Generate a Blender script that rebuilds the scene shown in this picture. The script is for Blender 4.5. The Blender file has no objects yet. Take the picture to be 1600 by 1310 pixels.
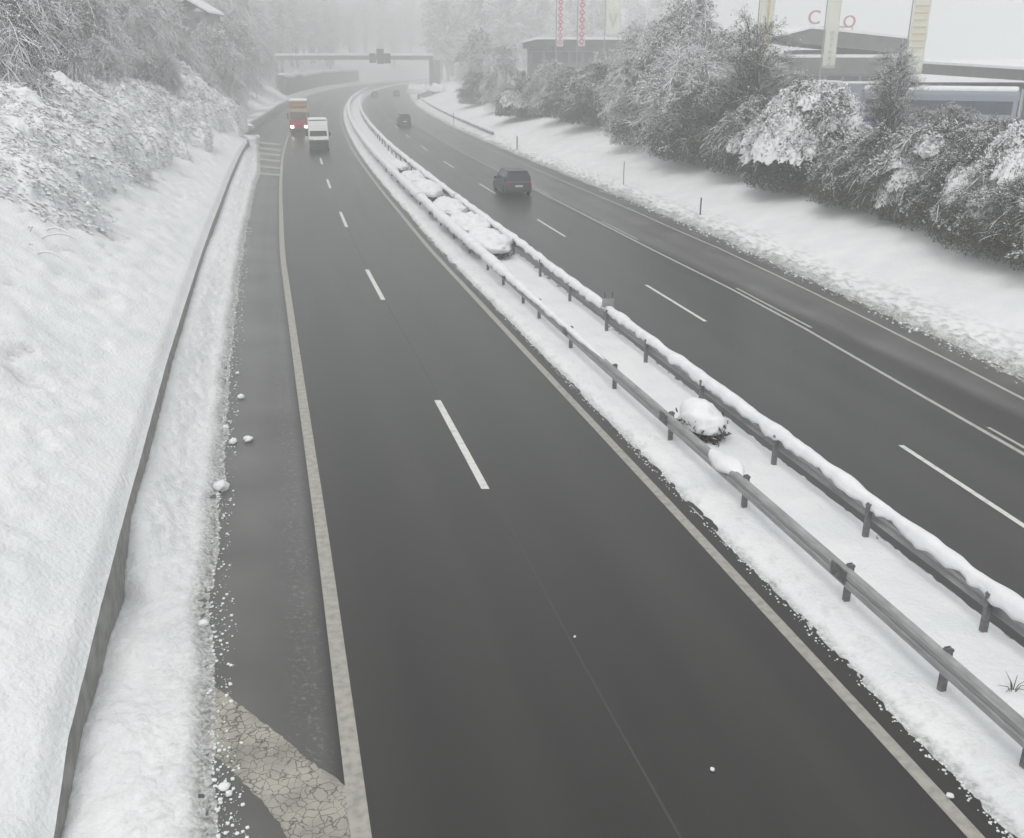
import bpy, bmesh, math, random
import numpy as np
from mathutils import Vector, Matrix

# ------------------------------------------------------------------ camera, light, exposure
FPX, CAMH, HORIZ = 1500.0, 8.54, 98.0            # focal length in photo pixels, camera height, horizon row
TH = math.atan((655 - HORIZ) / FPX)
S = bpy.context.scene
COL = S.collection
cam_d = bpy.data.cameras.new('camera'); cam = bpy.data.objects.new('camera', cam_d); COL.objects.link(cam)
cam.location = (0, 0, CAMH); cam.rotation_euler = (math.pi / 2 - TH, 0, 0)
cam_d.sensor_width = 36; cam_d.lens = 36 * FPX / 1600; cam_d.clip_start = 0.1; cam_d.clip_end = 5000
S.camera = cam

SUN_EL, SUN_AZ = math.radians(60), math.radians(205)
world = bpy.data.worlds.new('World'); S.world = world; world.use_nodes = True
nt = world.node_tree; nt.nodes.clear()
sky = nt.nodes.new('ShaderNodeTexSky'); sky.sky_type = 'NISHITA'; sky.sun_disc = False
sky.sun_elevation = SUN_EL; sky.sun_rotation = SUN_AZ; sky.air_density = 1.0; sky.dust_density = 4.0
hs = nt.nodes.new('ShaderNodeHueSaturation'); hs.inputs['Saturation'].default_value = 0.12
mx = nt.nodes.new('ShaderNodeMix'); mx.data_type = 'RGBA'; mx.inputs['Factor'].default_value = 0.72
mx.inputs['B'].default_value = (7.35, 7.5, 7.55, 1)          # the overcast deck
bg = nt.nodes.new('ShaderNodeBackground'); bg.inputs['Strength'].default_value = 0.105
out = nt.nodes.new('ShaderNodeOutputWorld')
nt.links.new(sky.outputs[0], hs.inputs['Color']); nt.links.new(hs.outputs[0], mx.inputs['A'])
nt.links.new(mx.outputs['Result'], bg.inputs['Color']); nt.links.new(bg.outputs[0], out.inputs['Surface'])
sun_d = bpy.data.lights.new('sun', 'SUN'); sun = bpy.data.objects.new('sun', sun_d); COL.objects.link(sun)
sun_d.energy = 1.15; sun_d.angle = math.radians(25); sun_d.color = (1.0, 0.97, 0.93)
sun.rotation_euler = (math.pi / 2 - SUN_EL, 0, math.radians(-25))
S.view_settings.view_transform = 'Standard'; S.view_settings.look = 'None'
S.view_settings.exposure = 0.09; S.view_settings.gamma = 1.0
S.cycles.volume_bounces = 3; S.cycles.max_bounces = 6; S.cycles.diffuse_bounces = 3; S.cycles.glossy_bounces = 2
HAZE = 0.0042

# ------------------------------------------------------------------ numeric helpers
def sstep(a, b, x):
    t = np.clip((np.asarray(x, float) - a) / (b - a), 0, 1); return t * t * (3 - 2 * t)
def vnoise(x, y, seed=0):
    x = np.asarray(x, float); y = np.asarray(y, float)
    xi = np.floor(x).astype(np.int64); yi = np.floor(y).astype(np.int64); fx = x - xi; fy = y - yi
    fx = fx * fx * (3 - 2 * fx); fy = fy * fy * (3 - 2 * fy)
    def hsh(a, b):
        n = (a * 374761393 + b * 668265263 + seed * 974634777) & 0x7fffffff
        n = ((n ^ (n >> 13)) * 1274126177) & 0x7fffffff
        n = ((n ^ (n >> 16)) * 668265263) & 0x7fffffff
        return ((n ^ (n >> 15)) & 0xffff) / 65535.0
    a = hsh(xi, yi); b = hsh(xi + 1, yi); c = hsh(xi, yi + 1); d = hsh(xi + 1, yi + 1)
    return (a * (1 - fx) + b * fx) * (1 - fy) + (c * (1 - fx) + d * fx) * fy
def fbm(x, y, oct=4, seed=0, gain=0.5):
    s = 0; a = 1; t = 0
    for i in range(oct):
        s = s + a * (vnoise(x * 2 ** i + 17.3 * i, y * 2 ** i - 9.1 * i, seed + i) - 0.5); t += a; a *= gain
    return s / t * 2
# centre reference of the motorway: the inner edge line of the oncoming carriageway, X as a function of Y
_KY = [-100, 9.1, 17.7, 28.4, 39.2, 49.1, 59.1, 68.3, 78.3, 101.7, 141.1, 181.3, 239.8, 328, 402, 467, 540, 620, 800]
_KX = [5.4 + 109.1 * .243, 5.4, 3.3, .6, -2.1, -4.6, -6.8, -9.0, -11.2, -16.3, -24.0, -31.0, -39.8, -48.8, -51.3, -49, -41, -25, 30]
_gy = np.arange(-100, 800, 1.0); _gx = np.interp(_gy, _KY, _KX)
_sm = _gx.copy()
for i_, y_ in enumerate(_gy):
    s_ = 3 + max(0, y_ - 30) * 0.1; w_ = np.exp(-0.5 * ((_gy - y_) / s_) ** 2)
    m_ = np.abs(_gy - y_) < min(3 * s_, y_ + 100.5, 799.5 - y_) + .6
    _sm[i_] = (_gx * w_)[m_].sum() / w_[m_].sum()
_gd = np.gradient(_sm, _gy)
def REF(y): return np.interp(y, _gy, _sm)
def SLP(y): return np.interp(y, _gy, _gd)
def COSP(y): return 1 / np.sqrt(1 + SLP(y) ** 2)
def PX(off, y): return REF(y) + off / COSP(y)
def OFF(x, y): return (x - REF(y)) * COSP(y)
def tab(*p):
    ys = [q[0] for q in p]; vs = [q[1] for q in p]
    return lambda y: np.interp(y, ys, vs)
WALL = tab((-80, 10.4), (105, 10.4))              # foot of the left bank wall
SHL = tab((9, 8.7), (12, 8.9), (16, 9.05), (45, 8.95), (82, 8.8), (100, 9.4), (118, 10.4), (124, 11.9), (230, 12.0), (420, 11))
MED = tab((0, 3.15), (13, 3.35), (20, 3.4), (30, 3.6), (45, 3.9), (80, 4.0))     # far side of the median snow
RDASH = tab((13, 6.15), (17, 6.4), (21.5, 6.65), (32, 7.08), (38, 7.24), (49, 7.42), (67, 7.55), (300, 7.5))
RSOL = tab((13, 8.4), (17, 8.75), (21, 9.1), (26, 9.5), (32, 10.0), (38, 10.3), (52, 10.6), (72, 10.8), (300, 10.6))
REDGE = tab((15, 10.9), (24.5, 11.9), (28, 12.3), (33, 12.8), (38, 13.2), (47, 13.8), (60, 14.1), (90, 14.2), (300, 14.0))
RSNOW = tab((15, 12.5), (26, 13.2), (32, 13.7), (36, 14.0), (43, 14.5), (50, 15.1), (66, 15.5), (112, 15.5), (150, 15.2), (300, 15.2))
# height of the heaped snow at the foot of the wall
WFOOT = tab((8.7, .14), (9.4, .21), (10.3, .38), (11.9, .21), (12.6, .27), (14.1, .07), (14.5, .35), (15.9, .78), (19.4, .72), (25.3, .83), (28.8, .76), (37, .7), (49, .42), (63, .56), (90, .8))
WTOPF = tab((8.5, .40), (9.7, .80), (12.4, .99), (15.3, 1.12), (24, 1.24), (32, 1.12), (45, .86), (62, .96), (86, 1.2))

def terrain(off, y):
    """snow height without the fine lumps, off = metres right of the inner edge line"""
    off = np.asarray(off, float); y = np.asarray(y, float)
    wl = np.where(y < 104, WALL(y), np.interp(y, [104, 112, 126, 142, 165, 230], [10.5, 10.9, 15.6, 15.6, 12.4, 12.3]))
    e = -wl - off
    top = np.where(y < 112, WTOPF(y), 0.5 + 0 * y)
    zl = top + np.where(e < 13, .60 * e, .60 * 13 + .16 * (e - 13)) * 1.0 + .05
    zl = np.minimum(zl, 26)
    er = off - RSNOW(y)
    zr = .08 + np.where(er < 14, .27 * er, 3.78 + 0.0 * er)
    z = np.where(e > 0, zl, np.where(er > 0, zr, -.07))
    return z
def ray(px, py):
    u = (px - 800) / FPX; v = (655 - py) / FPX
    return u, math.cos(TH) + v * math.sin(TH), -math.sin(TH) + v * math.cos(TH)
def onplane(px, py, z=0.0):
    dx, dy, dz = ray(px, py); t = (z - CAMH) / dz; return dx * t, dy * t
def atY(px, py, Y):
    dx, dy, dz = ray(px, py); t = Y / dy; return Vector((dx * t, Y, CAMH + dz * t))
def onground(px, py):
    dx, dy, dz = ray(px, py); t = np.linspace(8, 420, 6000)
    x, y, z = dx * t, dy * t, CAMH + dz * t
    g = terrain(OFF(x, y), y); k = np.argmax(z < g)
    if not (z < g).any(): k = -1
    return float(x[k]), float(y[k]), float(g[k])

# ------------------------------------------------------------------ object helpers
def mesh_np(name, V, F, mats, parent=None, smooth=False, uv=None, mi=None, col=None):
    V = np.asarray(V, np.float32); F = np.asarray(F, np.int32)
    me = bpy.data.meshes.new(name); me.vertices.add(len(V)); me.vertices.foreach_set('co', V.ravel())
    n = F.shape[1]; me.loops.add(F.size); me.loops.foreach_set('vertex_index', F.ravel())
    me.polygons.add(len(F)); me.polygons.foreach_set('loop_start', np.arange(0, F.size, n, dtype=np.int32))
    if smooth: me.polygons.foreach_set('use_smooth', np.ones(len(F), bool))
    for m in (mats if isinstance(mats, (list, tuple)) else [mats]): me.materials.append(m)
    if mi is not None: me.polygons.foreach_set('material_index', np.asarray(mi, np.int32))
    if uv is not None:
        l = me.uv_layers.new(name='UVMap'); l.data.foreach_set('uv', np.asarray(uv, np.float32)[F.ravel()].ravel())
    if col is not None:
        a = me.attributes.new('dirt_and_pits', 'FLOAT', 'POINT'); a.data.foreach_set('value', np.asarray(col, np.float32))
    me.update(); me.validate()
    o = bpy.data.objects.new(name, me); COL.objects.link(o)
    if parent: o.parent = parent
    return o
class MB:
    def __init__(s): s.V = []; s.F = []; s.M = []
    def add(s, V, F, m=0):
        k = len(s.V); s.V += [tuple(v) for v in V]; s.F += [tuple(i + k for i in f) for f in F]; s.M += [m] * len(F); return s
    def box(s, x0, x1, y0, y1, z0, z1, m=0, bev=0):
        if bev <= 0:
            V = [(x, y, z) for z in (z0, z1) for y in (y0, y1) for x in (x0, x1)]
            return s.add(V, [(0, 2, 3, 1), (4, 5, 7, 6), (0, 1, 5, 4), (2, 6, 7, 3), (0, 4, 6, 2), (1, 3, 7, 5)], m)
        bm = bmesh.new(); bmesh.ops.create_cube(bm, size=1)
        for v in bm.verts: v.co = Vector(((x0 + x1) / 2 + v.co.x * (x1 - x0), (y0 + y1) / 2 + v.co.y * (y1 - y0), (z0 + z1) / 2 + v.co.z * (z1 - z0)))
        bmesh.ops.bevel(bm, geom=bm.edges[:], offset=bev, segments=3, profile=.5, affect='EDGES')
        bm.verts.index_update(); s.add([v.co for v in bm.verts], [[v.index for v in f.verts] for f in bm.faces], m); bm.free(); return s
    def tube(s, pts, rad, n=8, m=0, cap=True):
        pts = [Vector(p) for p in pts]; V = []; F = []
        for i, p in enumerate(pts):
            d = (pts[min(i + 1, len(pts) - 1)] - pts[max(i - 1, 0)]).normalized()
            a = d.cross(Vector((0, 0, 1)));
            if a.length < .01: a = Vector((1, 0, 0))
            a.normalize(); b = a.cross(d); r = rad[i] if isinstance(rad, (list, tuple)) else rad
            for k in range(n):
                t = 2 * math.pi * k / n; V.append(p + a * math.cos(t) * r + b * math.sin(t) * r)
        for i in range(len(pts) - 1):
            for k in range(n): F.append((i * n + k, i * n + (k + 1) % n, (i + 1) * n + (k + 1) % n, (i + 1) * n + k))
        if cap: F += [tuple(range(n)), tuple(range((len(pts) - 1) * n, len(pts) * n))[::-1]]
        return s.add(V, F, m)
    def prism(s, poly, y0, y1, m=0, axis='y'):
        n = len(poly)
        f = (lambda a, b, y: (a, y, b)) if axis == 'y' else (lambda a, b, x: (x, a, b)) if axis == 'x' else (lambda a, b, z: (a, b, z))
        V = [f(a, b, y0) for a, b in poly] + [f(a, b, y1) for a, b in poly]
        return s.add(V, [tuple(range(n)), tuple(range(n, 2 * n))[::-1]] + [(i, (i + 1) % n, n + (i + 1) % n, n + i) for i in range(n)], m)
    def build(s, name, mats, parent=None, smooth=False, bevel=0):
        me = bpy.data.meshes.new(name); me.from_pydata(s.V, [], s.F)
        for m in (mats if isinstance(mats, (list, tuple)) else [mats]): me.materials.append(m)
        me.polygons.foreach_set('material_index', s.M)
        bm = bmesh.new(); bm.from_mesh(me); bmesh.ops.recalc_face_normals(bm, faces=bm.faces[:])
        if bevel: bmesh.ops.bevel(bm, geom=[e for e in bm.edges if len(e.link_faces) == 2 and e.calc_face_angle(0) > .5], offset=bevel, segments=2, profile=.5, affect='EDGES')
        bm.to_mesh(me); bm.free()
        if smooth: me.polygons.foreach_set('use_smooth', [True] * len(me.polygons))
        me.update(); o = bpy.data.objects.new(name, me); COL.objects.link(o)
        if parent: o.parent = parent
        return o
def tag(o, label=None, cat=None, group=None, kind=None):
    if label: o['label'] = label
    if cat: o['category'] = cat
    if group: o['group'] = group
    if kind: o['kind'] = kind
    return o
def empty(name, loc=(0, 0, 0), rz=0, scale=None):
    o = bpy.data.objects.new(name, None); COL.objects.link(o); o.location = loc; o.rotation_euler = (0, 0, rz)
    if scale: o.scale = scale
    o.empty_display_size = .3
    return o
def copy_tree(o, parent=None):
    c = o.copy(); COL.objects.link(c)
    if parent: c.parent = parent
    for ch in list(o.children): copy_tree(ch, c)
    return c

# ------------------------------------------------------------------ materials
def mat(name, col=(.5, .5, .5), rough=.6, metal=0, spec=.5, emit=None, es=0):
    m = bpy.data.materials.new(name); m.use_nodes = True; b = m.node_tree.nodes['Principled BSDF']
    b.inputs['Base Color'].default_value = (*col, 1); b.inputs['Roughness'].default_value = rough
    b.inputs['Metallic'].default_value = metal; b.inputs['Specular IOR Level'].default_value = spec
    if emit: b.inputs['Emission Color'].default_value = (*emit, 1); b.inputs['Emission Strength'].default_value = es
    return m
def N(m, t, **k):
    n = m.node_tree.nodes.new(t)
    for a, v in k.items():
        if a in n.inputs: n.inputs[a].default_value = v
        else: setattr(n, a, v)
    return n
def L(m, a, b): m.node_tree.links.new(a, b)
def noise_var(m, c1, c2, scale=3, detail=5, coord='Object', bump=0, bscale=None, lo=.35, hi=.65, bdist=.02, vec_scale=None, rough=None):
    b = m.node_tree.nodes['Principled BSDF']; tc = N(m, 'ShaderNodeTexCoord'); src = tc.outputs[coord]
    if vec_scale:
        mp = N(m, 'ShaderNodeMapping'); mp.inputs['Scale'].default_value = vec_scale; L(m, src, mp.inputs[0]); src = mp.outputs[0]
    n = N(m, 'ShaderNodeTexNoise', Scale=scale, Detail=detail); L(m, src, n.inputs['Vector'])
    r = N(m, 'ShaderNodeMapRange'); r.inputs[1].default_value = lo; r.inputs[2].default_value = hi; L(m, n.outputs[0], r.inputs[0])
    x = N(m, 'ShaderNodeMix', data_type='RGBA'); x.inputs['A'].default_value = (*c1, 1); x.inputs['B'].default_value = (*c2, 1)
    L(m, r.outputs[0], x.inputs['Factor']); L(m, x.outputs['Result'], b.inputs['Base Color'])
    if rough:
        rr = N(m, 'ShaderNodeMapRange'); rr.inputs[3].default_value = rough[0]; rr.inputs[4].default_value = rough[1]
        L(m, r.outputs[0], rr.inputs[0]); L(m, rr.outputs[0], b.inputs['Roughness'])
    if bump:
        n2 = N(m, 'ShaderNodeTexNoise', Scale=bscale or scale * 6, Detail=6); L(m, src, n2.inputs['Vector'])
        bp = N(m, 'ShaderNodeBump', Strength=bump, Distance=bdist); L(m, n2.outputs[0], bp.inputs['Height']); L(m, bp.outputs[0], b.inputs['Normal'])
    return x
M = {}
# snow on the ground: clean snow with gritty grey-brown slush where the ploughs and spray reach, darker pits on the bank (vertex attribute 'dirt')
m = M['ground_snow'] = mat('ground_snow', (.8, .82, .84), .75, spec=.2)
x = noise_var(m, (.81, .83, .845), (.89, .90, .905), .7, 6, bump=.7, bscale=11, bdist=.06)
at = N(m, 'ShaderNodeAttribute', attribute_name='dirt_and_pits'); tc = N(m, 'ShaderNodeTexCoord')
ng = N(m, 'ShaderNodeTexNoise', Scale=14, Detail=5, Roughness=.7); L(m, tc.outputs['Object'], ng.inputs['Vector'])
ad = N(m, 'ShaderNodeMath', operation='MULTIPLY'); L(m, at.outputs['Fac'], ad.inputs[0])
gr = N(m, 'ShaderNodeMapRange'); gr.inputs[1].default_value = .38; gr.inputs[2].default_value = .62; L(m, ng.outputs[0], gr.inputs[0])
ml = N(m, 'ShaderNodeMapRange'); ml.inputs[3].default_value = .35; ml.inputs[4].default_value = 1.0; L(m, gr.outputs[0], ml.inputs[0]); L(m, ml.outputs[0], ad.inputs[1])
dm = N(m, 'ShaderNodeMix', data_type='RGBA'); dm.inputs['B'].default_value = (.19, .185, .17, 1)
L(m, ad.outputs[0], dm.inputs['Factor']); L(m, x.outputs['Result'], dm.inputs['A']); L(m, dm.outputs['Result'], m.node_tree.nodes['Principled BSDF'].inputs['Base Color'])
m = M['snow'] = mat('snow', (.85, .87, .88), .7, spec=.2); noise_var(m, (.78, .80, .82), (.88, .89, .90), 2.5, 4, bump=.4, bscale=14, bdist=.03)
m = M['twig_snow'] = mat('twig_snow', (.86, .875, .885), .7, spec=.1)
def snowy(name, c1, c2, rough=.8, thr=1.12):
    """bark or leaf that carries a dusting of snow on its upward faces"""
    m = mat(name, c1, rough, spec=.15); x = noise_var(m, c1, c2, 2.0, 3)
    g = N(m, 'ShaderNodeNewGeometry'); sp = N(m, 'ShaderNodeSeparateXYZ'); L(m, g.outputs['Normal'], sp.inputs[0])
    tc = N(m, 'ShaderNodeTexCoord'); n = N(m, 'ShaderNodeTexNoise', Scale=1.7, Detail=3); L(m, tc.outputs['Object'], n.inputs['Vector'])
    a = N(m, 'ShaderNodeMath', operation='ADD'); L(m, sp.outputs['Z'], a.inputs[0]); L(m, n.outputs[0], a.inputs[1])
    r = N(m, 'ShaderNodeMapRange'); r.inputs[1].default_value = thr; r.inputs[2].default_value = thr + .18; L(m, a.outputs[0], r.inputs[0])
    k = N(m, 'ShaderNodeMix', data_type='RGBA'); k.inputs['B'].default_value = (.8, .82, .84, 1)
    L(m, r.outputs[0], k.inputs['Factor']); L(m, x.outputs['Result'], k.inputs['A']); L(m, k.outputs['Result'], m.node_tree.nodes['Principled BSDF'].inputs['Base Color'])
    return m
M['bark'] = snowy('bark', (.07, .062, .055), (.14, .125, .11), thr=1.25)
M['leaf'] = snowy('leaf', (.05, .05, .04), (.10, .098, .082), thr=1.3)
M['rime'] = snowy('rime', (.55, .56, .57), (.74, .75, .76))
M['rime_bark'] = snowy('rime_bark', (.28, .27, .26), (.5, .49, .48), thr=1.0)
M['frost_leaf'] = snowy('frost_leaf', (.60, .605, .60), (.78, .785, .78))
# asphalt, UV = (offset from the inner edge line, metres along)
m = M['asphalt'] = mat('asphalt', (.05, .05, .05), .5, spec=.42)
b = m.node_tree.nodes['Principled BSDF']; uvn = N(m, 'ShaderNodeUVMap'); sp = N(m, 'ShaderNodeSeparateXYZ'); L(m, uvn.outputs[0], sp.inputs[0])
mp = N(m, 'ShaderNodeMapping'); mp.inputs['Scale'].default_value = (1, .06, 1); L(m, uvn.outputs[0], mp.inputs[0])
n1 = N(m, 'ShaderNodeTexNoise', Scale=.9, Detail=5, Roughness=.55); L(m, mp.outputs[0], n1.inputs['Vector'])
n2 = N(m, 'ShaderNodeTexNoise', Scale=60, Detail=4, Roughness=.8); L(m, uvn.outputs[0], n2.inputs['Vector'])
n3 = N(m, 'ShaderNodeTexNoise', Scale=.35, Detail=6); L(m, uvn.outputs[0], n3.inputs['Vector'])
cr = N(m, 'ShaderNodeMix', data_type='RGBA'); cr.inputs['A'].default_value = (.0145, .014, .0125, 1); cr.inputs['B'].default_value = (.031, .0302, .0275, 1)
r1 = N(m, 'ShaderNodeMapRange'); r1.inputs[1].default_value = .3; r1.inputs[2].default_value = .7; L(m, n1.outputs[0], r1.inputs[0]); L(m, r1.outputs[0], cr.inputs['Factor'])
# hard shoulders are drier and dustier; their paler base also holds painted wet reflection
def band(lo, hi, soft=.25):
    a = N(m, 'ShaderNodeMapRange'); a.inputs[1].default_value = lo - soft; a.inputs[2].default_value = lo + soft; L(m, sp.outputs['X'], a.inputs[0])
    c = N(m, 'ShaderNodeMapRange'); c.inputs[1].default_value = hi + soft; c.inputs[2].default_value = hi - soft; L(m, sp.outputs['X'], c.inputs[0])
    q = N(m, 'ShaderNodeMath', operation='MULTIPLY'); L(m, a.outputs[0], q.inputs[0]); L(m, c.outputs[0], q.inputs[1]); return q.outputs[0]
sh1 = band(-30, -7.25, .12); sh2 = band(10.9, 40, .3)
sm = N(m, 'ShaderNodeMath', operation='MAXIMUM'); L(m, sh1, sm.inputs[0]); L(m, sh2, sm.inputs[1])
r3 = N(m, 'ShaderNodeMapRange'); r3.inputs[1].default_value = .3; r3.inputs[2].default_value = .7; r3.inputs[3].default_value = .45; r3.inputs[4].default_value = 1; L(m, n3.outputs[0], r3.inputs[0])
sq = N(m, 'ShaderNodeMath', operation='MULTIPLY'); L(m, sm.outputs[0], sq.inputs[0]); L(m, r3.outputs[0], sq.inputs[1])
c2 = N(m, 'ShaderNodeMix', data_type='RGBA'); c2.inputs['B'].default_value = (.135, .135, .130, 1); L(m, sq.outputs[0], c2.inputs['Factor']); L(m, cr.outputs['Result'], c2.inputs['A'])
# salt crust beside the outer edge line
sc = band(-7.75, -7.3, .12); rs = N(m, 'ShaderNodeMapRange'); rs.inputs[1].default_value = .53; rs.inputs[2].default_value = .6; rs.inputs[4].default_value = .7
n4 = N(m, 'ShaderNodeTexNoise', Scale=9, Detail=8, Roughness=.85); L(m, uvn.outputs[0], n4.inputs['Vector']); L(m, n4.outputs[0], rs.inputs[0])
s2 = N(m, 'ShaderNodeMath', operation='MULTIPLY'); L(m, sc, s2.inputs[0]); L(m, rs.outputs[0], s2.inputs[1])
c3 = N(m, 'ShaderNodeMix', data_type='RGBA'); c3.inputs['B'].default_value = (.30, .30, .29, 1); L(m, s2.outputs[0], c3.inputs['Factor']); L(m, c2.outputs['Result'], c3.inputs['A'])
wt = N(m, 'ShaderNodeMath', operation='MULTIPLY'); wt.inputs[1].default_value = 2 * math.pi / 1.78; L(m, sp.outputs['X'], wt.inputs[0])
ws = N(m, 'ShaderNodeMath', operation='SINE'); L(m, wt.outputs[0], ws.inputs[0])
wr = N(m, 'ShaderNodeMapRange'); wr.inputs[1].default_value = -1; wr.inputs[2].default_value = 1; wr.inputs[3].default_value = .86; wr.inputs[4].default_value = 1.14; L(m, ws.outputs[0], wr.inputs[0])
c35 = N(m, 'ShaderNodeMix', data_type='RGBA', blend_type='MULTIPLY'); c35.inputs['Factor'].default_value = 1; L(m, c3.outputs['Result'], c35.inputs['A']); L(m, wr.outputs[0], c35.inputs['B']); c3 = c35
gq = N(m, 'ShaderNodeMapRange'); gq.inputs[3].default_value = .72; gq.inputs[4].default_value = 1.3; L(m, n2.outputs[0], gq.inputs[0])
c4 = N(m, 'ShaderNodeMix', data_type='RGBA', blend_type='MULTIPLY'); c4.inputs['Factor'].default_value = 1; L(m, c3.outputs['Result'], c4.inputs['A']); L(m, gq.outputs[0], c4.inputs['B'])
n6 = N(m, 'ShaderNodeTexNoise', Scale=34, Detail=2, Roughness=.6); L(m, uvn.outputs[0], n6.inputs['Vector'])
r6 = N(m, 'ShaderNodeMapRange'); r6.inputs[1].default_value = .70; r6.inputs[2].default_value = .76; r6.inputs[4].default_value = .5; L(m, n6.outputs[0], r6.inputs[0])
c6 = N(m, 'ShaderNodeMix', data_type='RGBA'); c6.inputs['B'].default_value = (.16, .16, .155, 1); L(m, r6.outputs[0], c6.inputs['Factor']); L(m, c4.outputs['Result'], c6.inputs['A']); c4 = c6
L(m, c4.outputs['Result'], b.inputs['Base Color'])
rr = N(m, 'ShaderNodeMapRange'); rr.inputs[1].default_value = .3; rr.inputs[2].default_value = .7; rr.inputs[3].default_value = .28; rr.inputs[4].default_value = .34; L(m, n1.outputs[0], rr.inputs[0]); L(m, rr.outputs[0], b.inputs['Roughness'])
bp = N(m, 'ShaderNodeBump', Strength=.2, Distance=.004); L(m, n2.outputs[0], bp.inputs['Height']); L(m, bp.outputs[0], b.inputs['Normal'])
m = M['paint_old'] = mat('paint_old', (.3, .28, .25), .6); noise_var(m, (.28, .268, .24), (.41, .395, .36), 7, 8, lo=.3, hi=.6, bump=.3, bscale=60, bdist=.004)
m = M['paint_white'] = mat('paint_white', (.5, .5, .48), .55); noise_var(m, (.5, .5, .47), (.72, .72, .69), 5, 6, lo=.25, hi=.5)
m = M['paint_mid'] = mat('paint_mid', (.4, .4, .39), .55); noise_var(m, (.30, .30, .29), (.44, .44, .425), 5, 6, lo=.25, hi=.5)
m = M['paint_crack'] = mat('paint_crack', (.3, .28, .24), .65)
x = noise_var(m, (.27, .26, .225), (.42, .40, .345), 1.6, 8, lo=.35, hi=.6)
tc = N(m, 'ShaderNodeTexCoord'); nz = N(m, 'ShaderNodeTexNoise', Scale=5, Detail=4); L(m, tc.outputs['Object'], nz.inputs['Vector'])
mm = N(m, 'ShaderNodeMix', data_type='RGBA', blend_type='LINEAR_LIGHT'); mm.inputs['Factor'].default_value = .10; L(m, tc.outputs['Object'], mm.inputs['A']); L(m, nz.outputs['Color'], mm.inputs['B'])
vo = N(m, 'ShaderNodeTexVoronoi', Scale=8.0, feature='DISTANCE_TO_EDGE'); L(m, mm.outputs['Result'], vo.inputs['Vector'])
rv = N(m, 'ShaderNodeMapRange'); rv.inputs[1].default_value = .0; rv.inputs[2].default_value = .05; rv.inputs[3].default_value = .0
nw = N(m, 'ShaderNodeTexNoise', Scale=2.2, Detail=5); L(m, tc.outputs['Object'], nw.inputs['Vector']); nv = N(m, 'ShaderNodeMapRange'); nv.inputs[1].default_value = .36; nv.inputs[2].default_value = .6; nv.inputs[3].default_value = .012; nv.inputs[4].default_value = .10; L(m, nw.outputs[0], nv.inputs[0]); L(m, nv.outputs[0], rv.inputs[2]); L(m, vo.outputs['Distance'], rv.inputs[0])
k = N(m, 'ShaderNodeMix', data_type='RGBA'); k.inputs['A'].default_value = (.075, .073, .066, 1); L(m, rv.outputs[0], k.inputs['Factor']); L(m, x.outputs['Result'], k.inputs['B'])
L(m, k.outputs['Result'], m.node_tree.nodes['Principled BSDF'].inputs['Base Color'])
M['seam'] = mat('seam', (.05, .05, .048), .5)
m = M['concrete'] = mat('concrete', (.17, .17, .165), .85); noise_var(m, (.19, .19, .18), (.28, .28, .265), 3, 6, bump=.3, bscale=20)
m = M['kerb_stone'] = mat('kerb_stone', (.4, .4, .36), .85); noise_var(m, (.3, .3, .26), (.48, .48, .44), 2, 5)
m = M['galv'] = mat('galvanised_steel', (.4, .4, .4), .5, .25); noise_var(m, (.26, .265, .265), (.42, .43, .43), 4, 6, lo=.3, hi=.7, vec_scale=(1, .6, 6), bump=.15, bscale=30, rough=(.4, .6))
m = M['post_steel'] = mat('post_steel', (.13, .13, .14), .6, .4); noise_var(m, (.13, .13, .135), (.22, .22, .225), 12, 4)
M['dark_metal'] = mat('dark_metal', (.06, .065, .065), .5, .3)
M['gantry'] = mat('gantry_grey', (.2, .21, .21), .5, .3)
m = M['facade'] = mat('facade', (.11, .125, .11), .7); noise_var(m, (.09, .105, .09), (.13, .145, .13), 1, 4)
M['facade_light'] = mat('facade_light', (.5, .51, .5), .7)
M['window'] = mat('window_glass', (.05, .06, .09), .15)
M['white_paint'] = mat('white_vehicle_paint', (.72, .73, .72), .3)
M['plastic_dark'] = mat('plastic_dark', (.05, .05, .052), .55)
M['tyre'] = mat('tyre', (.02, .02, .02), .85)
M['glass'] = mat('vehicle_glass', (.03, .035, .045), .1)
M['lamp_lit'] = mat('headlight_lit', (.9, .9, .85), .3, emit=(1, .97, .9), es=6)
M['lamp_glass'] = mat('lamp_glass', (.5, .5, .5), .2)
M['tail'] = mat('tail_lamp', (.25, .02, .02), .3)
M['red'] = mat('truck_red', (.38, .035, .05), .4)
M['beige'] = mat('truck_yellow', (.36, .26, .17), .5)
M['orange'] = mat('orange_band', (.6, .3, .2), .5)
M['chrome'] = mat('rim_metal', (.4, .4, .4), .35, .7)
M['blue'] = mat('coach_blue', (.05, .08, .22), .4)
M['greyblue'] = mat('greyblue_paint', (.22, .245, .30), .4)
M['banner'] = mat('banner_cloth', (.74, .74, .66), .8)
M['banner_white'] = mat('banner_white_cloth', (.82, .78, .78), .8)
M['banner_red'] = mat('banner_red_print', (.62, .16, .25), .8)
M['banner_grey'] = mat('banner_grey_print', (.55, .56, .55), .8)
M['banner_ochre'] = mat('banner_ochre_print', (.62, .45, .22), .8)
M['sign_red'] = mat('sign_red', (.5, .2, .22), .6)
m = M['wall_ivy'] = mat('barrier_green', (.1, .115, .09), .9); noise_var(m, (.06, .07, .055), (.15, .165, .12), .8, 6, bump=.6, bscale=3, bdist=.2)

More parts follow.
